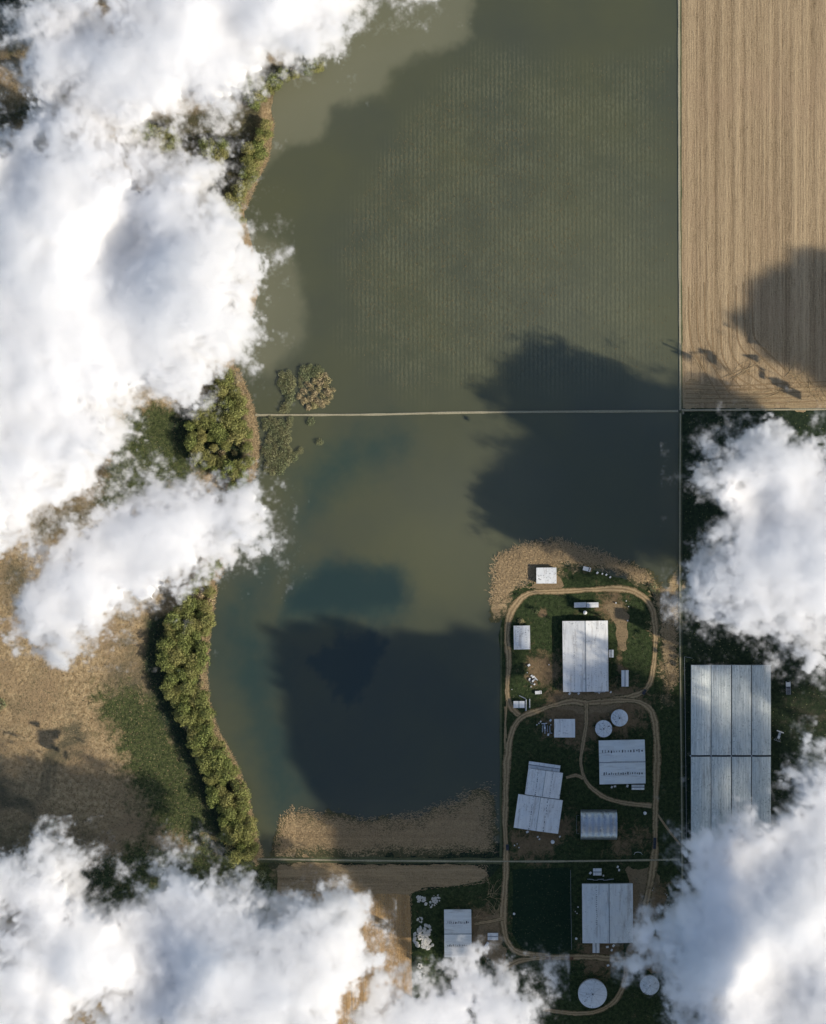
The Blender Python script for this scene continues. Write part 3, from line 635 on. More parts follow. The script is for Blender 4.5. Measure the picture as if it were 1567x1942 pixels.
plant('bush', V_D, 4, 1335, 1.1, 'dark green bush on the dry meadow at the left edge', 'bush', None)
plant('bush', V_D, 101, 1563, 1.3, 'dark round bush alone in the shaded meadow above the lower cloud', 'bush', None)
plant('bush', V_D, 1238, 1113, .9, 'dark bush at the top right bend of the ring track', 'bush', None)
plant('bush', V_D, 1246, 1124, .7, 'smaller dark bush beside the larger one at the top right bend', 'bush', None)
plant('bush', V_D, 498, 1658, 1.0, 'green bush on the verge below the start of the bottom track', 'bush', None)
plant('bush', V_D, 508, 1680, .9, 'green bush beside the cloud below the bottom track', 'bush', None)
plant('bush', V_D, 1018, 1160, .35, 'little tan-green bush left on the grass beside the white shed', 'bush', None)
plant('bush', V_T, 988, 1178, .7, 'dry yellowish bush just above the worn white shed', 'bush', None)
print('trees', n1, n2, n3, n4, n5, n6, n7)

# ------------------------------------------------------------------ rocks
def rock_mesh(seed):
    g = random.Random(seed); bm = bmesh.new(); bmesh.ops.create_icosphere(bm, subdivisions=2, radius=1)
    for v in bm.verts: v.co *= g.uniform(.7, 1.25); v.co.z *= .6
    me = bpy.data.meshes.new('rock'); bm.to_mesh(me); bm.free(); me.materials.append(M['stone']); return me
RK = [rock_mesh(k) for k in range(4)]
def rocks(pts, n, label, group, smin=.4, smax=1.3, seed=0):
    g = random.Random(seed)
    for _ in range(n):
        px, py, rad = g.choice(pts); a = g.uniform(0, 6.28); d = rad * math.sqrt(g.random())
        x, y = G(px + math.cos(a) * d, py + math.sin(a) * d)
        o = tag(link('rock', RK[g.randrange(4)], None, (x, y, .25), g.uniform(0, 6)), label, 'rock', group); s = g.uniform(smin, smax); o.scale = (s, s * g.uniform(.7, 1.2), s)
rocks([(798, 1704, 8), (815, 1712, 14), (828, 1705, 8)], 60, 'pale rock in the upper heap right of the corn field', 'rocks of the upper heap', .3, 1.1, 1)
rocks([(797, 1745, 6)], 12, 'pale rock in the small middle heap by the corn field', 'rocks of the small middle heap', .3, .8, 2)
rocks([(800, 1780, 17), (805, 1765, 13), (812, 1790, 10)], 120, 'cream rock in the large sunlit heap by the corn field', 'rocks of the large heap', .3, 1.4, 3)
rocks([(797, 1828, 8), (800, 1850, 8)], 24, 'pale rock in the lowest heap above the small lower cloud', 'rocks of the lowest heap', .3, .9, 4)
rocks([(1255, 1700, 25), (1250, 1750, 22)], 18, 'grey stone strewn right of the wide dirt yard', 'stones by the dirt yard', .2, .5, 5)

# ------------------------------------------------------------------ buildings
def gable(name, label, cat, cx, cy_, w, d, hw, hr, ridge='y', rot=0, roof='roof_w', ridge_at=.5, over=.3, lights=(), doors=True, cap=True, seams=0, group=None):
    """w x d in photograph pixels, hw / hr eave and ridge height in metres; lights = rows of dark rooflights (slope, position)"""
    x, y = G(cx, cy_); W = w * U; D = d * U
    f = 1 - hw / H; x *= f; y *= f
    o = root(name, (x, y, .2), R(rot), label, cat, group)
    if ridge == 'x': A, B = D, W
    else: A, B = W, D       # A across the ridge, B along it
    ra = -A / 2 + A * ridge_at
    ax = 'y' if ridge == 'y' else 'x'
    sgn = 1 if ridge == 'y' else 1
    e = over
    MB().prism([(-A / 2 + e, 0), (A / 2 - e, 0), (A / 2 - e, hw), (ra, hr - .12), (-A / 2 + e, hw)], -B / 2 + e, B / 2 - e, ax).build('wall', M['wall'], o)
    rf = MB(); t = .14
    for (a0, z0, a1, z1) in ((-A / 2, hw, ra, hr), (ra, hr, A / 2, hw)):
        rf.prism([(a0, z0), (a1, z1), (a1, z1 + t), (a0, z0 + t)], -B / 2, B / 2, ax)
    rp = rf.build('roof', M[roof], o)
    if cap:
        MB().prism([(ra - .35, hr + t - .02), (ra + .35, hr + t - .02), (ra, hr + t + .14)], -B / 2 - .05, B / 2 + .05, ax).build('ridge_cap', M['ridge'], o)
    r = random.Random(int(cx * 7 + cy_))
    for (side, pos, n, lo, hi, sz) in lights:      # rows of small dark rooflights / patches at a share of the slope
        for k in range(n):
            b = -B / 2 + B * (lo + (hi - lo) * (k + .5) / n) + r.uniform(-.12, .12) * B / n
            a = ra + (A / 2 - ra) * pos if side > 0 else ra + (-A / 2 - ra) * pos
            a += r.uniform(-.15, .15) * sz; z = hr + (hw - hr) * pos + t
            sa = sz * r.uniform(.6, 1.3); sb = sz * r.uniform(.25, .6); k2 = (hw - hr) / ((A / 2 - ra) if side > 0 else (A / 2 + ra)) * (1 if side > 0 else -1)
            q = MB(); vs = []
            for da, db in ((-1, -1), (1, -1), (1, 1), (-1, 1)):
                aa, bb = a + da * sa / 2 * r.uniform(.6, 1.1), b + db * sb / 2 * r.uniform(.6, 1.1); zz = z + (aa - a) * k2
                vs.append((aa, bb, zz) if ax == 'y' else (bb, aa, zz))
            vs = vs + [(vx, vy, vz + .07) for vx, vy, vz in vs]
            q.add(vs, [(0, 1, 2, 3), (4, 5, 6, 7), (0, 1, 5, 4), (1, 2, 6, 5), (2, 3, 7, 6), (3, 0, 4, 7)]).build('rooflight', M['stain'], rp)
    if doors:
        m_ = MB()
        if ax == 'y': m_.box(-min(2, A * .2), -B / 2 + e - .08, 0, min(2, A * .2), -B / 2 + e + .02, min(3.2, hw * .8))
        else: m_.box(B / 2 - e - .02, -min(2, A * .2), 0, B / 2 - e + .08, min(2, A * .2), min(3.2, hw * .8))
        m_.build('door', M['door'], o)
    if seams:
        for k in range(seams):
            s = MB(); b = -B / 2 + B * (k + 1) / (seams + 1)
            for (a0, z0, a1, z1) in ((-A / 2, hw, ra, hr), (ra, hr, A / 2, hw)):
                s.prism([(a0, z0 + t - .01), (a1, z1 + t - .01), (a1, z1 + t + .03), (a0, z0 + t + .03)], b - .05, b + .05, ax)
            s.build('roof_seam', M['ridge'], rp)
    return o
DL = lambda n, lo=.05, hi=.95, p=.5, s=.5, side=-1: (side, p, n, lo, hi, s)
big = gable('barn', 'largest white barn with a lengthwise ridge, half sunlit, inside the upper ring track', 'barn', 1110.5, 1244.5, 86, 134, 5.2, 7.2, 'y', .6, 'roof_w',
            lights=[DL(44, .03, .78, .5, .6), DL(26, .05, .8, .45, .45, 1)])
for k, (a, b) in enumerate(((-6, -23.6), (8, -23.7), (11, -23.6))): MB().box(a - 2, b - .5, 0, a + 2, b + .3, 3.2).build('porch', M['steel'], big)
gable('shed', 'small white shed alone on the straw at the top of the farm', 'shed', 1036.5, 1091.5, 38, 30, 4.6, 4.9, 'x', .3, 'roof_worn', cap=False)
gable('shed', 'narrow upright white shed with speckled roof left of the largest barn', 'shed', 990, 1209, 31, 45, 4.0, 4.25, 'y', 1, 'roof_worn', cap=False, lights=[DL(10, s=.5), DL(9, s=.5, side=1)])
gable('shed', 'slim upright white shed below right of the largest barn', 'shed', 1185.5, 1286.5, 13.5, 31, 3.0, 3.4, 'y', 0, 'roof_w')
gable('hut', 'tiny grey hut against the right wall of the largest barn', 'hut', 1159.5, 1239.5, 9, 14.5, 2.4, 2.7, 'y', 0, 'roof_worn')
gable('hut', 'small white hut of two roof panels where the ring tracks meet', 'hut', 984.5, 1336, 21, 13, 2.8, 3.1, 'y', 0, 'roof_wx', seams=0)
gable('shed', 'square grey-white shed beside the equipment yard left of the inner track', 'shed', 1071, 1381, 39.5, 35, 3.8, 4.05, 'x', 0, 'roof_worn', cap=False)
gable('barn', 'square grey barn below the twin tanks with two rows of dark rooflights', 'barn', 1180, 1445, 87, 83, 5.4, 7.4, 'x', 1.2, 'roof_gx',
      lights=[DL(15, .05, .97, .5, 1.7, 1), DL(17, .08, .95, .52, 1.7, -1)])
gable('shed', 'small white lean-to below the square grey barn', 'shed', 1210, 1493, 24, 9.5, 2.6, 3.0, 'x', 0, 'roof_w', lights=[(1, .5, 5, .1, .9, .3)])
# tilted stepped barn: two joined volumes in one thing
x, y = G(1025, 1515); tb = root('barn', (x * .997, y * .997, .2), R(-8), 'tilted stepped white barn beside the left farm track', 'barn')
def part_gable(o, ox, oy, w, d, hw, hr, roof, lights=(), z=0, cap=True):
    MB().prism([(ox - w / 2 + .3, 0), (ox + w / 2 - .3, 0), (ox + w / 2 - .3, hw), (ox, hr - .12), (ox - w / 2 + .3, hw)], oy - d / 2 + .3, oy + d / 2 - .3).build('wall', M['wall'], o)
    rf = MB()
    for a0, z0, a1, z1 in ((ox - w / 2, hw, ox, hr), (ox, hr, ox + w / 2, hw)): rf.prism([(a0, z0), (a1, z1), (a1, z1 + .14), (a0, z0 + .14)], oy - d / 2, oy + d / 2)
    rp = rf.build('roof', M[roof], o)
    if cap: MB().prism([(ox - .2, hr + .12), (ox + .2, hr + .12), (ox, hr + .24)], oy - d / 2, oy + d / 2).build('ridge_cap', M['ridge'], o)
    r = random.Random(5)
    for side, n, pos, sz in lights:
        for k in range(n):
            a = ox + side * w / 2 * pos + r.uniform(-.2, .2); b = oy - d / 2 + d * (k + .5) / n; zz = hr + (hw - hr) * pos
            MB().box(a - sz * r.uniform(.2, .5), b - d / n * .4 * r.random(), zz + .1, a + sz * r.uniform(.2, .5), b + d / n * .45 * r.random(), zz + .28).build('rooflight', M['stain'], rp)
part_gable(tb, 1.0, 10.2, 66 * U, 50 * U, 4.6, 6.2, 'roof_w', [(-1, 12, .42, .5), (1, 12, .42, .4)])
part_gable(tb, .05, -10.2, 85 * U, 64 * U, 4.75, 6.45, 'roof_w', [(-1, 14, .33, .5), (1, 12, .33, .5)])
gable('shed', 'narrow speckled grey lean-to along the top end of the tilted barn', 'shed', 1032.5, 1454, 60, 13, 3.0, 3.4, 'x', -8, 'tank')
# arched shed
x, y = G(1135.2, 1563.5); ar = root('arched_shed', (x, y, .2), 0, 'bare metal arched shed with a bright band along its crown', 'shed')
W_, D_ = 68 * U, 56 * U; prof = []
for k in range(25):
    a = math.pi * k / 24; prof.append((-math.cos(a) * D_ / 2, 1.2 + math.sin(a) * 7.2))
MB().prism([(p, z) for p, z in prof] + [(D_ / 2, 0), (-D_ / 2, 0)], -W_ / 2, W_ / 2, 'x').build('wall', M['wall'], ar)
rf = MB(); V = []; F = []
NB = 96
for i in range(NB + 1):
    for p, z in prof:
        s = 1.02 + .008 * (i % 2); V.append((-W_ / 2 - .1 + (W_ + .2) * i / NB, p * s, z * s + .05))
for i in range(NB):
    for k in range(24): F.append((i * 25 + k, (i + 1) * 25 + k, (i + 1) * 25 + k + 1, i * 25 + k + 1))
rf.add(V, F).build('roof', M['metal'], ar)
MB().box(-W_ / 2 - .15, -3, 0, -W_ / 2 - .02, 3, 4.2).build('door', M['door'], ar)
m_ = MB(); m_.tube([(-W_ / 2 - 1, -6, .1), (-W_ / 2 - 2.6, -6, .8), (-W_ / 2 - 2.8, 0, .8), (-W_ / 2 - 2.6, 6, .8), (-W_ / 2 - 1, 6, .1)], .1); m_.build('rail', M['steel'], ar)
# lower barn
lb_ = gable('barn', 'large grey barn right of the dark lawn with a dark strip along its roof', 'barn', 1152.5, 1732, 96, 112, 5.4, 7.4, 'y', .5, 'roof_g', ridge_at=.53, lights=[DL(20, .3, .98, .47, .9)])
gable('shed', 'white porch shed at the bottom wall of the lower grey barn', 'shed', 1130.5, 1797, 13, 20, 2.8, 3.1, 'y', 0, 'roof_w')
gable('hut', 'square white hut just above the lower grey barn', 'hut', 1133, 1653.5, 16, 13.5, 2.6, 2.9, 'x', 0, 'roof_worn')
two = gable('shed', 'grey shed left of the lower farm track, dark upper slope and pale lower slope', 'shed', 868.5, 1770, 51.5, 90, 4.2, 7.4, 'x', .5, 'roof_gx', lights=[DL(12, .1, .92, .47, 1.5, 1), DL(11, .1, .85, .5, 1.5, -1)])
gable('hut', 'small white hut right of the two-tone shed', 'hut', 935, 1776, 20, 13.5, 2.5, 2.8, 'x', 0, 'roof_w')

def tank(px, py, r, h, label, group=None):
    x, y = G(px, py); f = 1 - h / H; o = root('tank', (x * f, y * f, .2), random.uniform(0, 6), label, 'tank', group); r *= U
    MB().disc(0, 0, 0, h, r, 48).build('wall', M['wall'], o)
    rf = MB(); rf.disc(0, 0, h, h + .12, r + .12, 48); rf.disc(0, 0, h + .12, h + .12 + r * .2, r, 48, .25); rp = rf.build('roof', M['tank'], o)
    s = MB()
    for k in range(8):
        a = k * math.pi / 4; c, sn = math.cos(a), math.sin(a)
        s.tube([(c * .3, sn * .3, h + .14 + r * .2), (c * (r - .1), sn * (r - .1), h + .16)], .06, 4)
    s.build('roof_rib', M['ridge'], rp)
    MB().disc(0, 0, h + r * .2, h + r * .2 + .4, .45, 12).build('hatch', M['stain'], o)
    MB().disc(r * .55, r * .3, h + .1, h + .65, .35, 10).build('vent', M['stain'], o)
    l = MB(); l.tube([(r + .15, -.25, 0), (r + .15, -.25, h + .5)], .05); l.tube([(r + .15, .25, 0), (r + .15, .25, h + .5)], .05)
    for k in range(int(h / .5)): l.tube([(r + .15, -.25, .3 + k * .5), (r + .15, .25, .3 + k * .5)], .03, 4)
    l.build('ladder', M['steel'], o)
    return o
tank(1145, 1382, 15.8, 4, 'left one of the twin round tanks above the square grey barn')
tank(1175, 1361.5, 15.8, 4, 'right one of the twin round tanks, close to the ring track')
tank(1124, 1884.5, 27, 5, 'largest round tank, with radial seams, inside the bottom track loop')
tank(1232.5, 1868.5, 18, 5, 'round tank half hidden by the lower right cloud')

# glasshouse
x, y = G(1310, 1261); gh = root('glasshouse', (x, y, .2), 0, 'long pale glasshouse of four ribbed bays beyond the long dike', 'glasshouse')
bays = [(0, 37), (38.3, 75.4), (77.3, 113.6), (115.3, 151)]; rowsY = [(0, 170), (173.4, 345)]
Wt = 151 * U
MB().box(.15, -345 * U + .15, 0, Wt - .15, -.15, 3.0).build('wall', M['wall'], gh)
def bay_mesh(w, d, seed):
    V = []; F = []; n = 25; r = random.Random(seed)
    for i in range(n):
        t = i / (n - 1); z = 3.2 + 1.1 * math.sin(math.pi * t) + (.14 if i % 2 else 0); V += [(w * t, 0, z), (w * t, -d, z)]
    for i in range(n - 1): F.append((2 * i, 2 * i + 1, 2 * i + 3, 2 * i + 2))
    b = len(V); V += [(0, 0, 2.9), (w, 0, 2.9), (w, -d, 2.9), (0, -d, 2.9)]
    F += [tuple([2 * i for i in range(n)] + [b + 1, b]), tuple([2 * i + 1 for i in range(n)][::-1] + [b + 3, b + 2]), (0, b, b + 3, 1), (2 * n - 2, 2 * n - 1, b + 2, b + 1)]
    return MB().add(V, F).mesh('roof_bay', M['glasshouse'])
for i, (a, b) in enumerate(bays):
    for j, (c, d) in enumerate(rowsY):
        link('roof_bay', bay_mesh((b - a) * U, (d - c) * U, i * 2 + j), gh, (a * U, -c * U, 0))
for a, b in ((37, 38.3), (75.4, 77.3), (113.6, 115.3)):
    for c, d in rowsY: MB().box(a * U + .02, -d * U, 2.6, b * U - .02, -c * U, 3.12).build('gutter', M['gutter'], gh)
MB().box(.05, -173.4 * U + .02, 2.6, Wt, -170 * U - .02, 3.2).build('gutter', M['gutter'], gh)
for px in (38, 76, 114.5, -1): MB().disc(px * U, -171.7 * U, 3.2, 3.8, .55, 8).build('vent', M['steel'], gh)
MB().box(-.1, -.1, 2.9, Wt + .1, .25, 3.3).build('eave', M['ridge'], gh)

# fence along the glasshouse
def fence(pts, label, gap=4.0):
    P = [Vector(G(*p)) for p in pts]; o = root('fence', (P[0].x, P[0].y, .15), 0, label, 'fence'); rl = MB()
    for a, b in zip(P, P[1:]):
        a, b = a - P[0], b - P[0]; n = max(1, int((b - a).length / gap))
        for z in (.5, 1.1, 1.7): rl.tube([(a.x, a.y, z), (b.x, b.y, z)], .06, 4)
        for k in range(n + 1):
            q = a.lerp(b, k / n); MB().tube([(q.x, q.y, 0), (q.x, q.y, 1.9)], .09, 6).build('post', M['wood'], o)
    rl.build('rail', M['steel'], o)
fence([(1313, 1248), (1298, 1245), (1300, 1400), (1302, 1590)], 'thin wire fence between the long dike and the glasshouse')
fence([(1082, 1650), (1083, 1730), (1084, 1800)], 'post and rail fence on the right side of the dark lawn')

# ------------------------------------------------------------------ vehicles and yard things
def wheels(o, xs, ys, r=.42, w=.28):
    for a in xs:
        for b in ys:
            t = MB(); t.tube([(a, b - w / 2, r), (a, b + w / 2, r)], r, 14); wh = t.build('wheel', M['rubber'], o)
            MB().tube([(a, b - w / 2 - .02, r), (a, b + w / 2 + .02, r)], r * .5, 10).build('rim', M['steel'], wh)
def van(px, py, rot, label, cat='van', L=4.8, W=2.0, Hh=2.2, mat='white', group=None):
    x, y = G(px, py); o = root(cat, (x, y, .3), R(rot), label, cat, group); h = Hh
    body = MB(); body.prism([(-L / 2, .35), (L / 2, .35), (L / 2, .95), (L / 2 - .8, 1.15), (L / 2 - 1.5, h), (-L / 2 + .05, h)], -W / 2, W / 2, 'y'); body.build('body', M[mat], o)
    MB().prism([(L / 2 - .86, 1.2), (L / 2 - .80, 1.2), (L / 2 - 1.44, h - .08), (L / 2 - 1.52, h - .08)], -W / 2 + .15, W / 2 - .15, 'y').build('windscreen', M['glass'], o)
    for s in (-1, 1): MB().box(L / 2 - .03, s * W * .35 - .15, .6, L / 2 + .03, s * W * .35 + .15, .8).build('headlight', M['steel'], o)
    for s in (-1, 1): MB().box(-L * .1, s * W / 2 - .02, 1.3, L * .18, s * W / 2 + .02, h - .3).build('side_window', M['glass'], o)
    wheels(o, (-L * .3, L * .3), (-W / 2 + .1, W / 2 - .1)); return o
def truck(px, py, rot, label, L=8.6, W=2.9):
    x, y = G(px, py); o = root('truck', (x, y, .3), R(rot), label, 'truck')
    MB().box(-L / 2, -W / 2, .8, L / 2 - 2.4, W / 2, 1.1).build('chassis', M['dark'], o)
    b = MB(); b.box(-L / 2, -W / 2, 1.1, L / 2 - 3.6, -W / 2 + .12, 2.0); b.box(-L / 2, W / 2 - .12, 1.1, L / 2 - 3.6, W / 2, 2.0); b.box(-L / 2, -W / 2 + .12, 1.1, -L / 2 + .12, W / 2 - .12, 2.0)
    for k in range(5): b.box(-L / 2 + .5 + k * .9, -W / 2 + .12, 1.1, -L / 2 + .75 + k * .9, W / 2 - .12, 1.6)
    b.build('bed', M['steel'], o)
    MB().prism([(L / 2 - 3.3, .7), (L / 2, .7), (L / 2, 1.9), (L / 2 - .5, 2.9), (L / 2 - 3.3, 2.9)], -W / 2, W / 2, 'y').build('cab', M['white'], o)
    MB().prism([(L / 2 - .02, 1.9), (L / 2 + .05, 1.9), (L / 2 - .44, 2.8), (L / 2 - .52, 2.8)], -W / 2 + .2, W / 2 - .2, 'y').build('windscreen', M['glass'], o)
    MB().box(L / 2 - 3.5, -W / 2 + .2, 1.1, L / 2 - 3.32, W / 2 - .2, 2.7).build('headboard', M['dark'], o)
    wheels(o, (-L * .33, -L * .18, L * .33), (-W / 2 + .15, W / 2 - .15), .5, .35); return o
truck(1494.5, 1304.5, 92, 'white flatbed truck parked right of the glasshouse')
van(1113, 1079, -14, 'white van parked on the grass at the top edge of the farm', L=5.2, W=2.7)
van(1021, 1313, 4, 'white pickup parked above the small two-panel hut', 'pickup', 4.4, 2.1, 1.7)
van(1242, 1594, 88, 'dark car on the right farm track, the upper of two', 'car', 3.9, 1.8, 1.5, 'dark')
van(1241.5, 1604, 88, 'dark car on the right farm track, the lower of two', 'car', 3.9, 1.8, 1.5, 'dark')
van(962.5, 1607, 92, 'dark car on the left farm track just above the bottom dike', 'car', 3.9, 1.8, 1.5, 'dark')
van(1222, 1312, 60, 'dark car at the junction below the upper ring track', 'car', 3.6, 1.8, 1.5, 'dark')
van(1041, 1817, 1, 'dark car on the bottom track, the left of two', 'car', 4.0, 1.8, 1.5, 'rust')
van(1082, 1817, 1, 'dark car on the bottom track, the right of two', 'car', 4.0, 1.8, 1.5, 'rust')
# trailers
for px, lab in ((1100, 'left half of the pair of long white trailers above the largest barn'), (1123.5, 'right half of the pair of long white trailers above the largest barn')):
    x, y = G(px, 1147); o = root('trailer', (x, y, .25), R(1.5), lab, 'trailer', 'pair of white trailers'); L, W = 22.5 * U, 9.5 * U
    MB().prism([(-W / 2, .7), (W / 2, .7), (W / 2, 3.2), (0, 3.45), (-W / 2, 3.2)], -L / 2, L / 2, 'x').build('body', M['white'], o)
    MB().box(-L / 2 - .02, -.8, .9, -L / 2 + .02, .8, 2.9).build('door', M['steel'], o); wheels(o, (-L * .3, L * .3), (-W / 2 + .2, W / 2 - .2))
# white silo bin beside the barn
def bin_(px, py, r, h, label):
    x, y = G(px, py); o = root('bin', (x, y, .2), 0, label, 'bin'); MB().disc(0, 0, 0, h, r, 20).build('wall', M['steel'], o)
    MB().disc(0, 0, h, h + r * .5, r + .1, 20, .2).build('roof', M['white'], o)
bin_(1109.5, 1161.5, 1.2, 2.6, 'small round white bin between the trailers and the largest barn')
bin_(1223, 1541.5, 1.0, 2.2, 'small white bin on the grass left of the right farm track')
bin_(1048, 1596, 1.2, 2.0, 'small white bin below the tilted barn')
bin_(975, 1732.5, .7, 1.5, 'tiny white bin on the left edge of the dark lawn')
bin_(1093, 1779.5, .7, 1.5, 'tiny white bin left of the lower grey barn')
# tractor-like machine
def machine(px, py, rot, label, s=1.0, name='harvester'):
    x, y = G(px, py); o = root(name, (x, y, .2), R(rot), label, 'machine'); o.scale = (s, s, s)
    MB().prism([(-1.9, .9), (2, .9), (2.2, 1.6), (1.0, 1.9), (-1.9, 1.9)], -.7, .7, 'y').build('body', M['steel'], o)
    MB().box(-1.5, -.65, 1.9, 0, .65, 2.8).build('cab', M['glass'], o); MB().box(-1.6, -.75, 2.8, .1, .75, 2.92).build('roof', M['white'], o)
    MB().box(2.3, -2.3, .3, 3.0, 2.3, .8).build('header', M['white'], o)
    m = MB()
    for s_ in (-1.4, -.5, .5, 1.4): m.tube([(-1.9, s_, .9), (-3.4, s_ * 1.4, .5)], .1, 5)
    m.tube([(-3.4, -2.1, .5), (-3.4, 2.1, .5)], .12, 5); m.build('rear_frame', M['steel'], o)
    wheels(o, (-1.1,), (-1.1, 1.1), .8, .4); wheels(o, (1.4,), (-1.0, 1.0), .5, .3)
machine(1477, 1395, 70, 'pale farm machine parked by the right wall of the glasshouse', 1.05)
machine(1012, 1290, 40, 'pale farm machine in the dirt yard left of the largest barn', .75, 'tractor')
machine(1033, 1378, 95, 'grey farm machine in the equipment yard', .8, 'tractor')
machine(1035, 1650, 95, 'dark small machine standing above the dark lawn', .01, 'tractor') if False else None

# small yard things: built once, copied
def crate_proto():
    o = root('crate', (0, 0, 0), 0, 'x', 'crate')
    b = MB(); b.box(-.8, -.6, .15, .8, .6, .22)
    for s in (-1, 1): b.box(-.8, s * .6 - .04, .22, .8, s * .6 + .04, .9)
    for s in (-1, 1): b.box(s * .76 - .04, -.56, .22, s * .76 + .04, .56, .9)
    b.build('body', M['wood'], o); MB().box(-.82, -.62, .9, .82, .62, .96).build('lid', M['white'], o)
    for k in (-.5, .5): MB().box(-.8, k - .08, 0, .8, k + .08, .15).build('skid', M['wood'], o)
    return o
def drum_proto():
    o = root('drum', (0, 0, 0), 0, 'x', 'drum'); MB().disc(0, 0, 0, 1.1, .42, 14).build('body', M['steel'], o)
    r = MB(); r.disc(0, 0, .35, .4, .45, 14); r.disc(0, 0, .72, .77, .45, 14); r.build('hoop', M['rust'], o); MB().disc(0, 0, 1.1, 1.14, .38, 14).build('lid', M['white'], o); return o
def pipe_proto():
    o = root('pipe', (0, 0, 0), 0, 'x', 'pipe'); MB().tube([(-3, 0, .45), (3, 0, .45)], .42, 12).build('body', M['steel'], o)
    for s in (-3.05, 2.9): MB().tube([(s, 0, .45), (s + .15, 0, .45)], .5, 12).build('flange', M['ridge'], o)
    return o
PR = {'crate': crate_proto(), 'drum': drum_proto(), 'pipe': pipe_proto()}; first = {k: True for k in PR}
def put(kind, px, py, rot, s, label, group):
    if first[kind]: o = PR[kind]; first[kind] = False
    else: o = copy_tree(PR[kind])
    x, y = G(px, py); o.location = (x, y, .3); o.rotation_euler.z = R(rot); o.scale = (s, s, s); o['label'] = label
    if group: o['group'] = group
    return o
put('pipe', 997.5, 1337, 90, 1.25, 'longer grey pipe lying upright beside the two-panel hut', None)
put('pipe', 1004.5, 1334, 90, 1.0, 'shorter grey pipe lying upright furthest from the two-panel hut', None)
put('pipe', 991, 1322, -25, .8, 'slanting pale pipe above the two-panel hut', None)
for k in range(4): put('pipe', 1029 + k * 4.7, 1382 + (k % 2) * 2, 88 + k * 2, .75 + .1 * (k % 2), 'grey pipe in the stack left of the square grey-white shed', 'pipes in the equipment yard')
for k in range(5): put('pipe', 1120 + k * 9.5, 1667.5 + (k % 2) * 1.5, 2 * k - 3, .5 if k % 2 else .7, 'grey pipe in the row along the top wall of the lower grey barn', 'pipes above the lower grey barn')
spots_ = [('crate', 'pale crate in the dirt yard left of the largest barn', 'crates in the left yard', [(1005, 1288), (1011, 1284), (1014, 1298), (1008, 1281), (1003, 1261)]),
          ('drum', 'steel drum in the dirt yard left of the largest barn', 'drums in the left yard', [(1007, 1302), (1041, 1260), (971, 1307), (1000, 1276)]),
          ('crate', 'pale crate on the grass along the straw at the top of the farm', 'crates at the top edge', [(1133, 1086), (1142, 1088), (1150, 1090), (1157, 1094)]),
          ('drum', 'drum standing at the top of the dirt patch beside the ring track', 'drums on the dirt patch', [(1168, 1143), (1192, 1150), (1190, 1177), (1188, 1140)]),
          ('crate', 'crate standing along the bottom wall of the largest barn', 'crates below the largest barn', [(1080, 1315), (1098, 1315), (1137, 1313), (1158, 1312)]),
          ('drum', 'drum in the equipment yard left of the square grey-white shed', 'drums in the equipment yard', [(1022, 1372), (1045, 1374), (1046, 1390), (1018, 1374)]),
          ('crate', 'crate in the equipment yard left of the square grey-white shed', 'crates in the equipment yard', [(1026, 1368), (1040, 1393), (1044, 1366)]),
          ('crate', 'crate under the bottom wall of the tilted barn', 'crates below the tilted barn', [(1020, 1587), (1023, 1591), (1000, 1577), (1062, 1586)]),
          ('drum', 'drum on the verge where the left track meets the bottom dike', 'drums by the left track', [(976, 1603), (984, 1607), (981, 1600)]),
          ('crate', 'crate between the white hut and the lower grey barn', 'crates above the lower grey barn', [(1120, 1655), (1174, 1650), (1172, 1644), (1145, 1660)]),
          ('drum', 'drum left of the wall of the lower grey barn', 'drums left of the lower grey barn', [(1096, 1720), (1094, 1732), (1091, 1728)]),
          ('crate', 'crate on the dirt below the lower grey barn', 'crates below the lower grey barn', [(1152, 1795), (1163, 1793), (1160, 1801), (1153, 1830)]),
          ('crate', 'crate under the bottom wall of the square grey barn', 'crates below the square grey barn', [(1160, 1492), (1166, 1491), (1190, 1490)])]
for kind, lab, grp, pts in spots_:
    for px, py in pts: put(kind, px + random.uniform(-.5, .5), py + random.uniform(-.5, .5), random.uniform(0, 90), random.uniform(.7, 1.15), lab, grp)
bd = MB(); bd.prism([(-2.2, .2), (2.2, .5), (2.2, .6), (-2.2, .3)], -.9, .9, 'y'); o = bd.build('boarding', M['white'], None, (*G(923, 1792), .25), R(58)); tag(o, 'tilted white board leaning beside the small hut and the two-tone shed', 'board')
cp = MB(); cp.tube([(-2.6, -.9, .3), (-2, .4, .4), (0, .8, .4), (2, .4, .4), (2.8, -.8, .3)], .16, 6); o = cp.build('hose', M['white'], None, (*G(1210, 1618), .25)); tag(o, 'white curved hose on the grass above the bottom dike', 'hose')

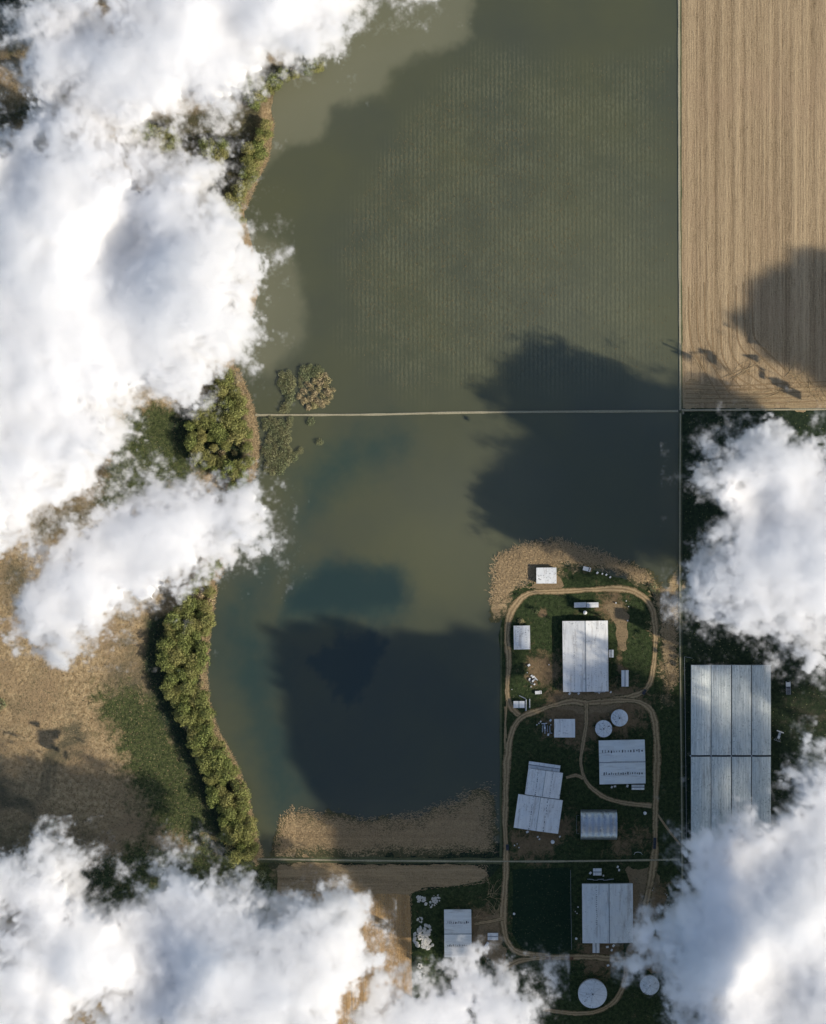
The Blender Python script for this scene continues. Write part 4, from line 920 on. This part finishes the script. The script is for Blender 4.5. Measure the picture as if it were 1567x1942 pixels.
# ------------------------------------------------------------------ clouds
cv = bpy.data.materials.new('cloud_mist'); cv.use_nodes = True; t = cv.node_tree; t.nodes.clear()
o_ = t.nodes.new('ShaderNodeOutputMaterial'); v_ = t.nodes.new('ShaderNodeVolumePrincipled'); t.links.new(v_.outputs[0], o_.inputs['Volume'])
v_.inputs['Color'].default_value = (.992, .991, .988, 1); v_.inputs['Density'].default_value = 1.0; v_.inputs['Anisotropy'].default_value = 0.0
cc = Mat('cloud_core', 1, 0); cc.color((.88, .875, .86, 1))
def field_nodes(o3, d3, n3, src):
    g = bpy.data.node_groups.new('mist_field', 'GeometryNodeTree')
    g.interface.new_socket('Geometry', in_out='INPUT', socket_type='NodeSocketGeometry'); g.interface.new_socket('Geometry', in_out='OUTPUT', socket_type='NodeSocketGeometry')
    N = g.nodes.new; L = g.links.new
    go = N('NodeGroupOutput'); vc = N('GeometryNodeVolumeCube'); si = N('GeometryNodeSampleIndex'); na = N('GeometryNodeInputNamedAttribute'); na.inputs[0].default_value = 'density'
    ps = N('GeometryNodeInputPosition'); sep = N('ShaderNodeSeparateXYZ'); L(ps.outputs[0], sep.inputs[0]); idx = []
    for i in range(3):
        a = N('ShaderNodeMath'); a.operation = 'SUBTRACT'; L(sep.outputs[i], a.inputs[0]); a.inputs[1].default_value = o3[i]
        b = N('ShaderNodeMath'); b.operation = 'DIVIDE'; L(a.outputs[0], b.inputs[0]); b.inputs[1].default_value = d3[i]
        f = N('FunctionNodeFloatToInt'); f.rounding_mode = 'ROUND'; L(b.outputs[0], f.inputs[0]); idx.append(f.outputs[0])
    def im(op, a, b):
        x = N('FunctionNodeIntegerMath'); x.operation = op; L(a, x.inputs[0])
        if isinstance(b, int): x.inputs[1].default_value = b
        else: L(b, x.inputs[1])
        return x.outputs[0]
    i = im('ADD', im('MULTIPLY', im('ADD', im('MULTIPLY', idx[0], n3[1]), idx[1]), n3[2]), idx[2])
    oi = N('GeometryNodeObjectInfo'); oi.inputs['Object'].default_value = src; L(oi.outputs['Geometry'], si.inputs[0]); L(na.outputs[0], si.inputs[1]); L(i, si.inputs[2]); L(si.outputs[0], vc.inputs['Density'])
    vc.inputs['Min'].default_value = o3; vc.inputs['Max'].default_value = tuple(o3[k] + d3[k] * (n3[k] - 1) for k in range(3))
    for k, ax in enumerate('XYZ'): vc.inputs['Resolution ' + ax].default_value = n3[k]
    sm = N('GeometryNodeSetMaterial'); sm.inputs['Material'].default_value = cv
    L(vc.outputs[0], sm.inputs[0]); L(sm.outputs[0], go.inputs[0]); return g
def cloud(label, poly, h, thick, bumps=(), holes=(), dx=.9, dz=2.0, seed=0, rho=.075, edge=34.0, rag=6.0, px=True, inset=14.0, fine=5.5, grow=5, slope=.45, thin=()):
    """a cumulus: white core wrapped in mist. poly outlines it, bumps are domes and hollows of its top (px, py, radius_px, metres)"""
    s = 1 - h / H if px else 1
    P = np.array([((a - CX) * U * s, (CY - b) * U * s) for a, b in poly])
    x0, y0 = P.min(0) - 16; x1, y1 = P.max(0) + 16
    nx = int((x1 - x0) / dx) + 1; ny = int((y1 - y0) / dx) + 1
    X, Y = np.meshgrid(x0 + np.arange(nx) * dx, y0 + np.arange(ny) * dx, indexing='ij')
    kx = seed * 131
    D0 = polysd(X, Y, P)
    for hx, hy, hr in holes:
        gx, gy = (hx - CX) * U * s, (CY - hy) * U * s; D0 = np.minimum(D0, np.hypot(X - gx, Y - gy) - hr * U * s)
    D = D0 + grow + rag * nzs(N2, X, Y, 1.0, kx) + rag * .75 * nzs(N2b, X, Y, 1.1, kx + 77)
    u = np.clip(D / edge, 0, 1); T = thick * np.clip(1 - (1 - u) ** 2, 0, 1) ** .62
    soft = nzs(N2c, X, Y, 1.1, kx + 333)
    top = T * .62 * (1 + .10 * soft)
    for bx, by, br, ba in bumps:
        gx, gy = (bx - CX) * U * s, (CY - by) * U * s
        q = np.hypot(X - gx, Y - gy) / (br * U * s) + .12 * soft; top += ba * np.exp(-q ** 2 * 1.5) * np.minimum(u * 1.5, 1)
    top = np.maximum(top, np.minimum(T * .25, 30))
    bot = T * .38
    zmax = float(top.max()) + 8; zmin = -float(bot.max()) - 5
    nzz = int((zmax - zmin) / dz) + 1
    dens = np.zeros((nx, ny, nzz), np.float32)
    ix = (np.arange(nx) + kx)[:, None] % 256; iy = (np.arange(ny) + kx)[None, :] % 256
    amp = fine * (1 - .8 * sstep(.2, .9, u))
    for k in range(1, nzz - 1):
        z = zmin + k * dz
        S = np.minimum(np.minimum(top - z, z + bot), D * slope) + amp * N3[ix, iy, (k * 2) % 64]
        dens[1:-1, 1:-1, k] = (np.clip(S / 9, 0, 1) ** 1.3 * rho + np.clip((S - 6) / 7, 0, 1) * .22)[1:-1, 1:-1]
    thinness = np.ones(X.shape)
    for hx, hy, hr, hf in thin:
        gx, gy = (hx - CX) * U * s, (CY - hy) * U * s; thinness = np.minimum(thinness, 1 - (1 - hf) * np.exp(-(np.hypot(X - gx, Y - gy) / (hr * U * s)) ** 4))
    dens *= thinness[:, :, None].astype(np.float32)
    dens[dens < .0015] = 0
    me = bpy.data.meshes.new('mist_points'); me.vertices.add(nx * ny * nzz)
    a = me.attributes.new('density', 'FLOAT', 'POINT'); a.data.foreach_set('value', dens.ravel()); me.materials.append(cv)
    # core
    st = max(1, int(2.4 / dx)); Xc, Yc = X[::st, ::st], Y[::st, ::st]
    Dc = D[::st, ::st]; uc = np.clip((Dc - min(21, inset * 1.5)) / edge, 0, 1); Tc = thick * np.clip(1 - (1 - uc) ** 2, 0, 1) ** .62
    tp = np.minimum((top - inset)[::st, ::st], Tc * .62); bt = np.maximum((-bot + inset * .6)[::st, ::st], -Tc * .38)
    W = np.minimum(np.minimum(tp - bt - 1, Dc - min(21, inset * 1.5)), (thinness[::st, ::st] - .93) * 40); ok = W > 0
    gx, gy = np.gradient(W, dx * st); gl = gx ** 2 + gy ** 2 + 1e-3
    mx = dx * st * .9; Xc = Xc + np.clip(np.where(ok, 0, -W * gx / gl), -mx, mx); Yc = Yc + np.clip(np.where(ok, 0, -W * gy / gl), -mx, mx)
    mid = np.maximum(np.minimum((tp + bt) / 2, 20), -5); tp = np.where(ok, tp, mid + .2); bt = np.where(ok, bt, mid - .2)
    na_, nb_ = Xc.shape; V = np.concatenate([np.stack([Xc, Yc, tp], -1).reshape(-1, 3), np.stack([Xc, Yc, bt], -1).reshape(-1, 3)])
    idn = np.arange(na_ * nb_).reshape(na_, nb_); q = np.stack([idn[:-1, :-1], idn[1:, :-1], idn[1:, 1:], idn[:-1, 1:]], -1)
    kq = (ok[:-1, :-1].astype(int) + ok[1:, :-1] + ok[1:, 1:] + ok[:-1, 1:]) >= 2
    fs = q[kq].tolist() + (q[kq][:, ::-1] + na_ * nb_).tolist(); kk = np.pad(kq, 1)
    for di, dj, (e0, e1) in ((-1, 0, (3, 0)), (1, 0, (1, 2)), (0, -1, (0, 1)), (0, 1, (2, 3))):
        for f in q[kq & ~kk[1 + di:1 + di + kq.shape[0], 1 + dj:1 + dj + kq.shape[1]]]: fs.append([int(f[e0]), int(f[e0]) + na_ * nb_, int(f[e1]) + na_ * nb_, int(f[e1])])
    cm_ = bpy.data.meshes.new('cloud'); cm_.from_pydata(V.tolist(), [], fs)
    bm = bmesh.new(); bm.from_mesh(cm_); bmesh.ops.delete(bm, geom=[v for v in bm.verts if not v.link_faces], context='VERTS'); bmesh.ops.recalc_face_normals(bm, faces=bm.faces)
    bm.to_mesh(cm_); bm.free(); cm_.polygons.foreach_set('use_smooth', [True] * len(cm_.polygons)); cm_.materials.append(cc.m)
    c = tag(link('cloud', cm_, None, (0, 0, h)), label, 'cloud')
    src = bpy.data.objects.new('mist_points', me)        # never linked: only carries the field for the node group
    ob = link('mist', bpy.data.volumes.new('mist'), c); ob.data.materials.append(cv); md = ob.modifiers.new('field', 'NODES'); md.node_group = field_nodes((x0, y0, zmin), (dx, dx, dz), (nx, ny, nzz), src)
    return c
cloud('white cloud with a dark gap filling the top left corner',
      [(98, -90), (90, 20), (45, 15), (8, 70), (20, 140), (90, 180), (130, 165), (150, 225), (235, 246), (335, 246), (365, 220), (400, 250), (460, 228), (500, 190), (520, 125), (590, 118), (640, 100), (685, 55), (740, 12), (830, 5), (850, -90)], 104, 46,
      [(330, 120, 110, 8), (160, 60, 60, -14), (520, 30, 90, 5), (430, 60, 60, -6)], [(208, 14, 16)], seed=1, rag=5)
cloud('largest cloud, bright white with a grey-blue hollow, filling the upper left side',
      [(-90, 250), (0, 240), (60, 215), (130, 200), (200, 235), (250, 290), (330, 300), (390, 320), (390, 380), (440, 420), (480, 480), (490, 600), (515, 630), (470, 690), (400, 710), (370, 750), (300, 765), (240, 795), (230, 880), (160, 930), (100, 965), (60, 1020), (0, 1055), (-90, 1060)], 102, 56,
      [(90, 500, 130, 14), (235, 460, 75, -26), (375, 570, 110, 16), (120, 300, 90, 6), (20, 330, 60, -12), (100, 700, 110, 6)], seed=2, rag=5)
cloud('small thin cloud drifting over the tree belt on the lake shore',
      [(25, 1165), (55, 1090), (125, 985), (200, 930), (290, 900), (400, 892), (480, 900), (538, 930), (545, 985), (510, 1025), (445, 1050), (405, 1065), (425, 1108), (350, 1125), (285, 1160), (225, 1190), (190, 1215), (110, 1228), (45, 1205)], 98, 34,
      [(330, 1000, 80, 5), (150, 1120, 80, 2)], seed=3, rag=7, edge=38, rho=.075, grow=9)
cloud('broad cloud across the bottom left corner with blue-grey hollows',
      [(-90, 1635), (60, 1615), (100, 1590), (160, 1612), (170, 1685), (225, 1700), (330, 1655), (400, 1660), (470, 1690), (510, 1728), (570, 1708), (640, 1698), (690, 1714), (708, 1748), (680, 1792), (698, 1825), (685, 1870), (660, 1910), (655, 2010), (-90, 2010)], 116, 58,
      [(560, 1860, 110, 14), (420, 1830, 60, 8), (290, 1760, 90, -14), (160, 1820, 50, 10), (280, 1880, 60, -12), (100, 1700, 50, 3)], [(20, 1745, 8), (165, 1925, 9)], seed=4, rag=6, grow=5, edge=28)
cloud('low ragged cloud over the bottom edge below the two-tone shed',
      [(655, 2010), (690, 1930), (730, 1895), (800, 1880), (835, 1850), (862, 1818), (900, 1840), (955, 1855), (985, 1885), (1035, 1915), (1035, 2010)], 98, 32, [(800, 1940, 60, 4)], seed=5, rag=7, edge=34, rho=.06)
cloud('cloud on the right edge between the ploughed field and the glasshouse',
      [(1300, 890), (1345, 880), (1348, 850), (1400, 830), (1450, 800), (1490, 768), (1510, 795), (1567, 835), (1700, 850), (1800, 880), (1880, 950), (1950, 1050), (1950, 1400), (1760, 1400), (1720, 1240), (1600, 1240), (1560, 1250), (1530, 1255), (1490, 1225), (1460, 1190), (1390, 1200), (1330, 1160), (1305, 1110), (1325, 1050), (1335, 980)], 95, 46,
      [(1430, 960, 80, -14), (1540, 1090, 90, 10), (1390, 1110, 60, 6), (1480, 890, 60, 5), (1490, 950, 30, 5)], seed=6, rag=5, dx=1.0, grow=8, edge=28, holes=[(1900, 835, 95)])
cloud('cloud over the lower right corner covering the end of the glasshouse',
      [(1205, 1795), (1215, 1765), (1270, 1745), (1290, 1660), (1303, 1596), (1375, 1538), (1462, 1498), (1492, 1440), (1535, 1405), (1600, 1415), (1650, 1450), (1720, 1445), (1800, 1400), (1950, 1400), (2000, 1700), (1980, 2280), (1240, 2280), (1290, 2060), (1295, 1900), (1255, 1860)], 104, 48,
      [(1340, 1830, 60, 12), (1480, 1740, 110, 6), (1420, 1640, 90, -10), (1500, 1480, 50, 5), (1480, 1850, 90, -8)], seed=7, rag=6, dx=1.0, grow=7, edge=28, thin=[(1813, 1530, 105, .05), (1813, 1700, 105, .05)])  # thin spots added out of view to let sun onto the glasshouse
# clouds added beyond the frame, unseen, to lay shadows on the lake and the ploughed field
cot = 1 / math.tan(R(SUN_EL))
def caster(label, spoly, h, thick, seed, **kw):
    """an unseen cloud, outlined by its shadow and placed up-sun of the shadow the photograph shows"""
    ox, oy = -h * cot * math.cos(AZ) / U, h * cot * math.sin(AZ) / U
    return cloud(label, [(a + ox, b + oy) for a, b in spoly], h, thick, seed=seed, px=False, dx=2.2, dz=3.5, rho=.25, slope=1, fine=2.5, **kw)
caster('unseen high cloud beyond the lower right, shaped to shade the lake', [(538, 1200), (600, 1176), (700, 1172), (800, 1195), (900, 1174), (1000, 1168), (965, 1400), (900, 1600), (880, 1790), (780, 1765), (715, 1700), (650, 1630), (600, 1540), (556, 1460), (540, 1300)], 330, 26, 8, rag=5, edge=10, grow=-3, inset=5)
caster('unseen high cloud beyond the right, shaped to shade the ploughed field', [(1430, 610), (1455, 560), (1480, 540), (1525, 535), (1545, 505), (1645, 480), (1705, 600), (1655, 740), (1565, 740), (1500, 715), (1445, 670)], 320, 22, 9, rag=5, edge=8, grow=-2, inset=5)
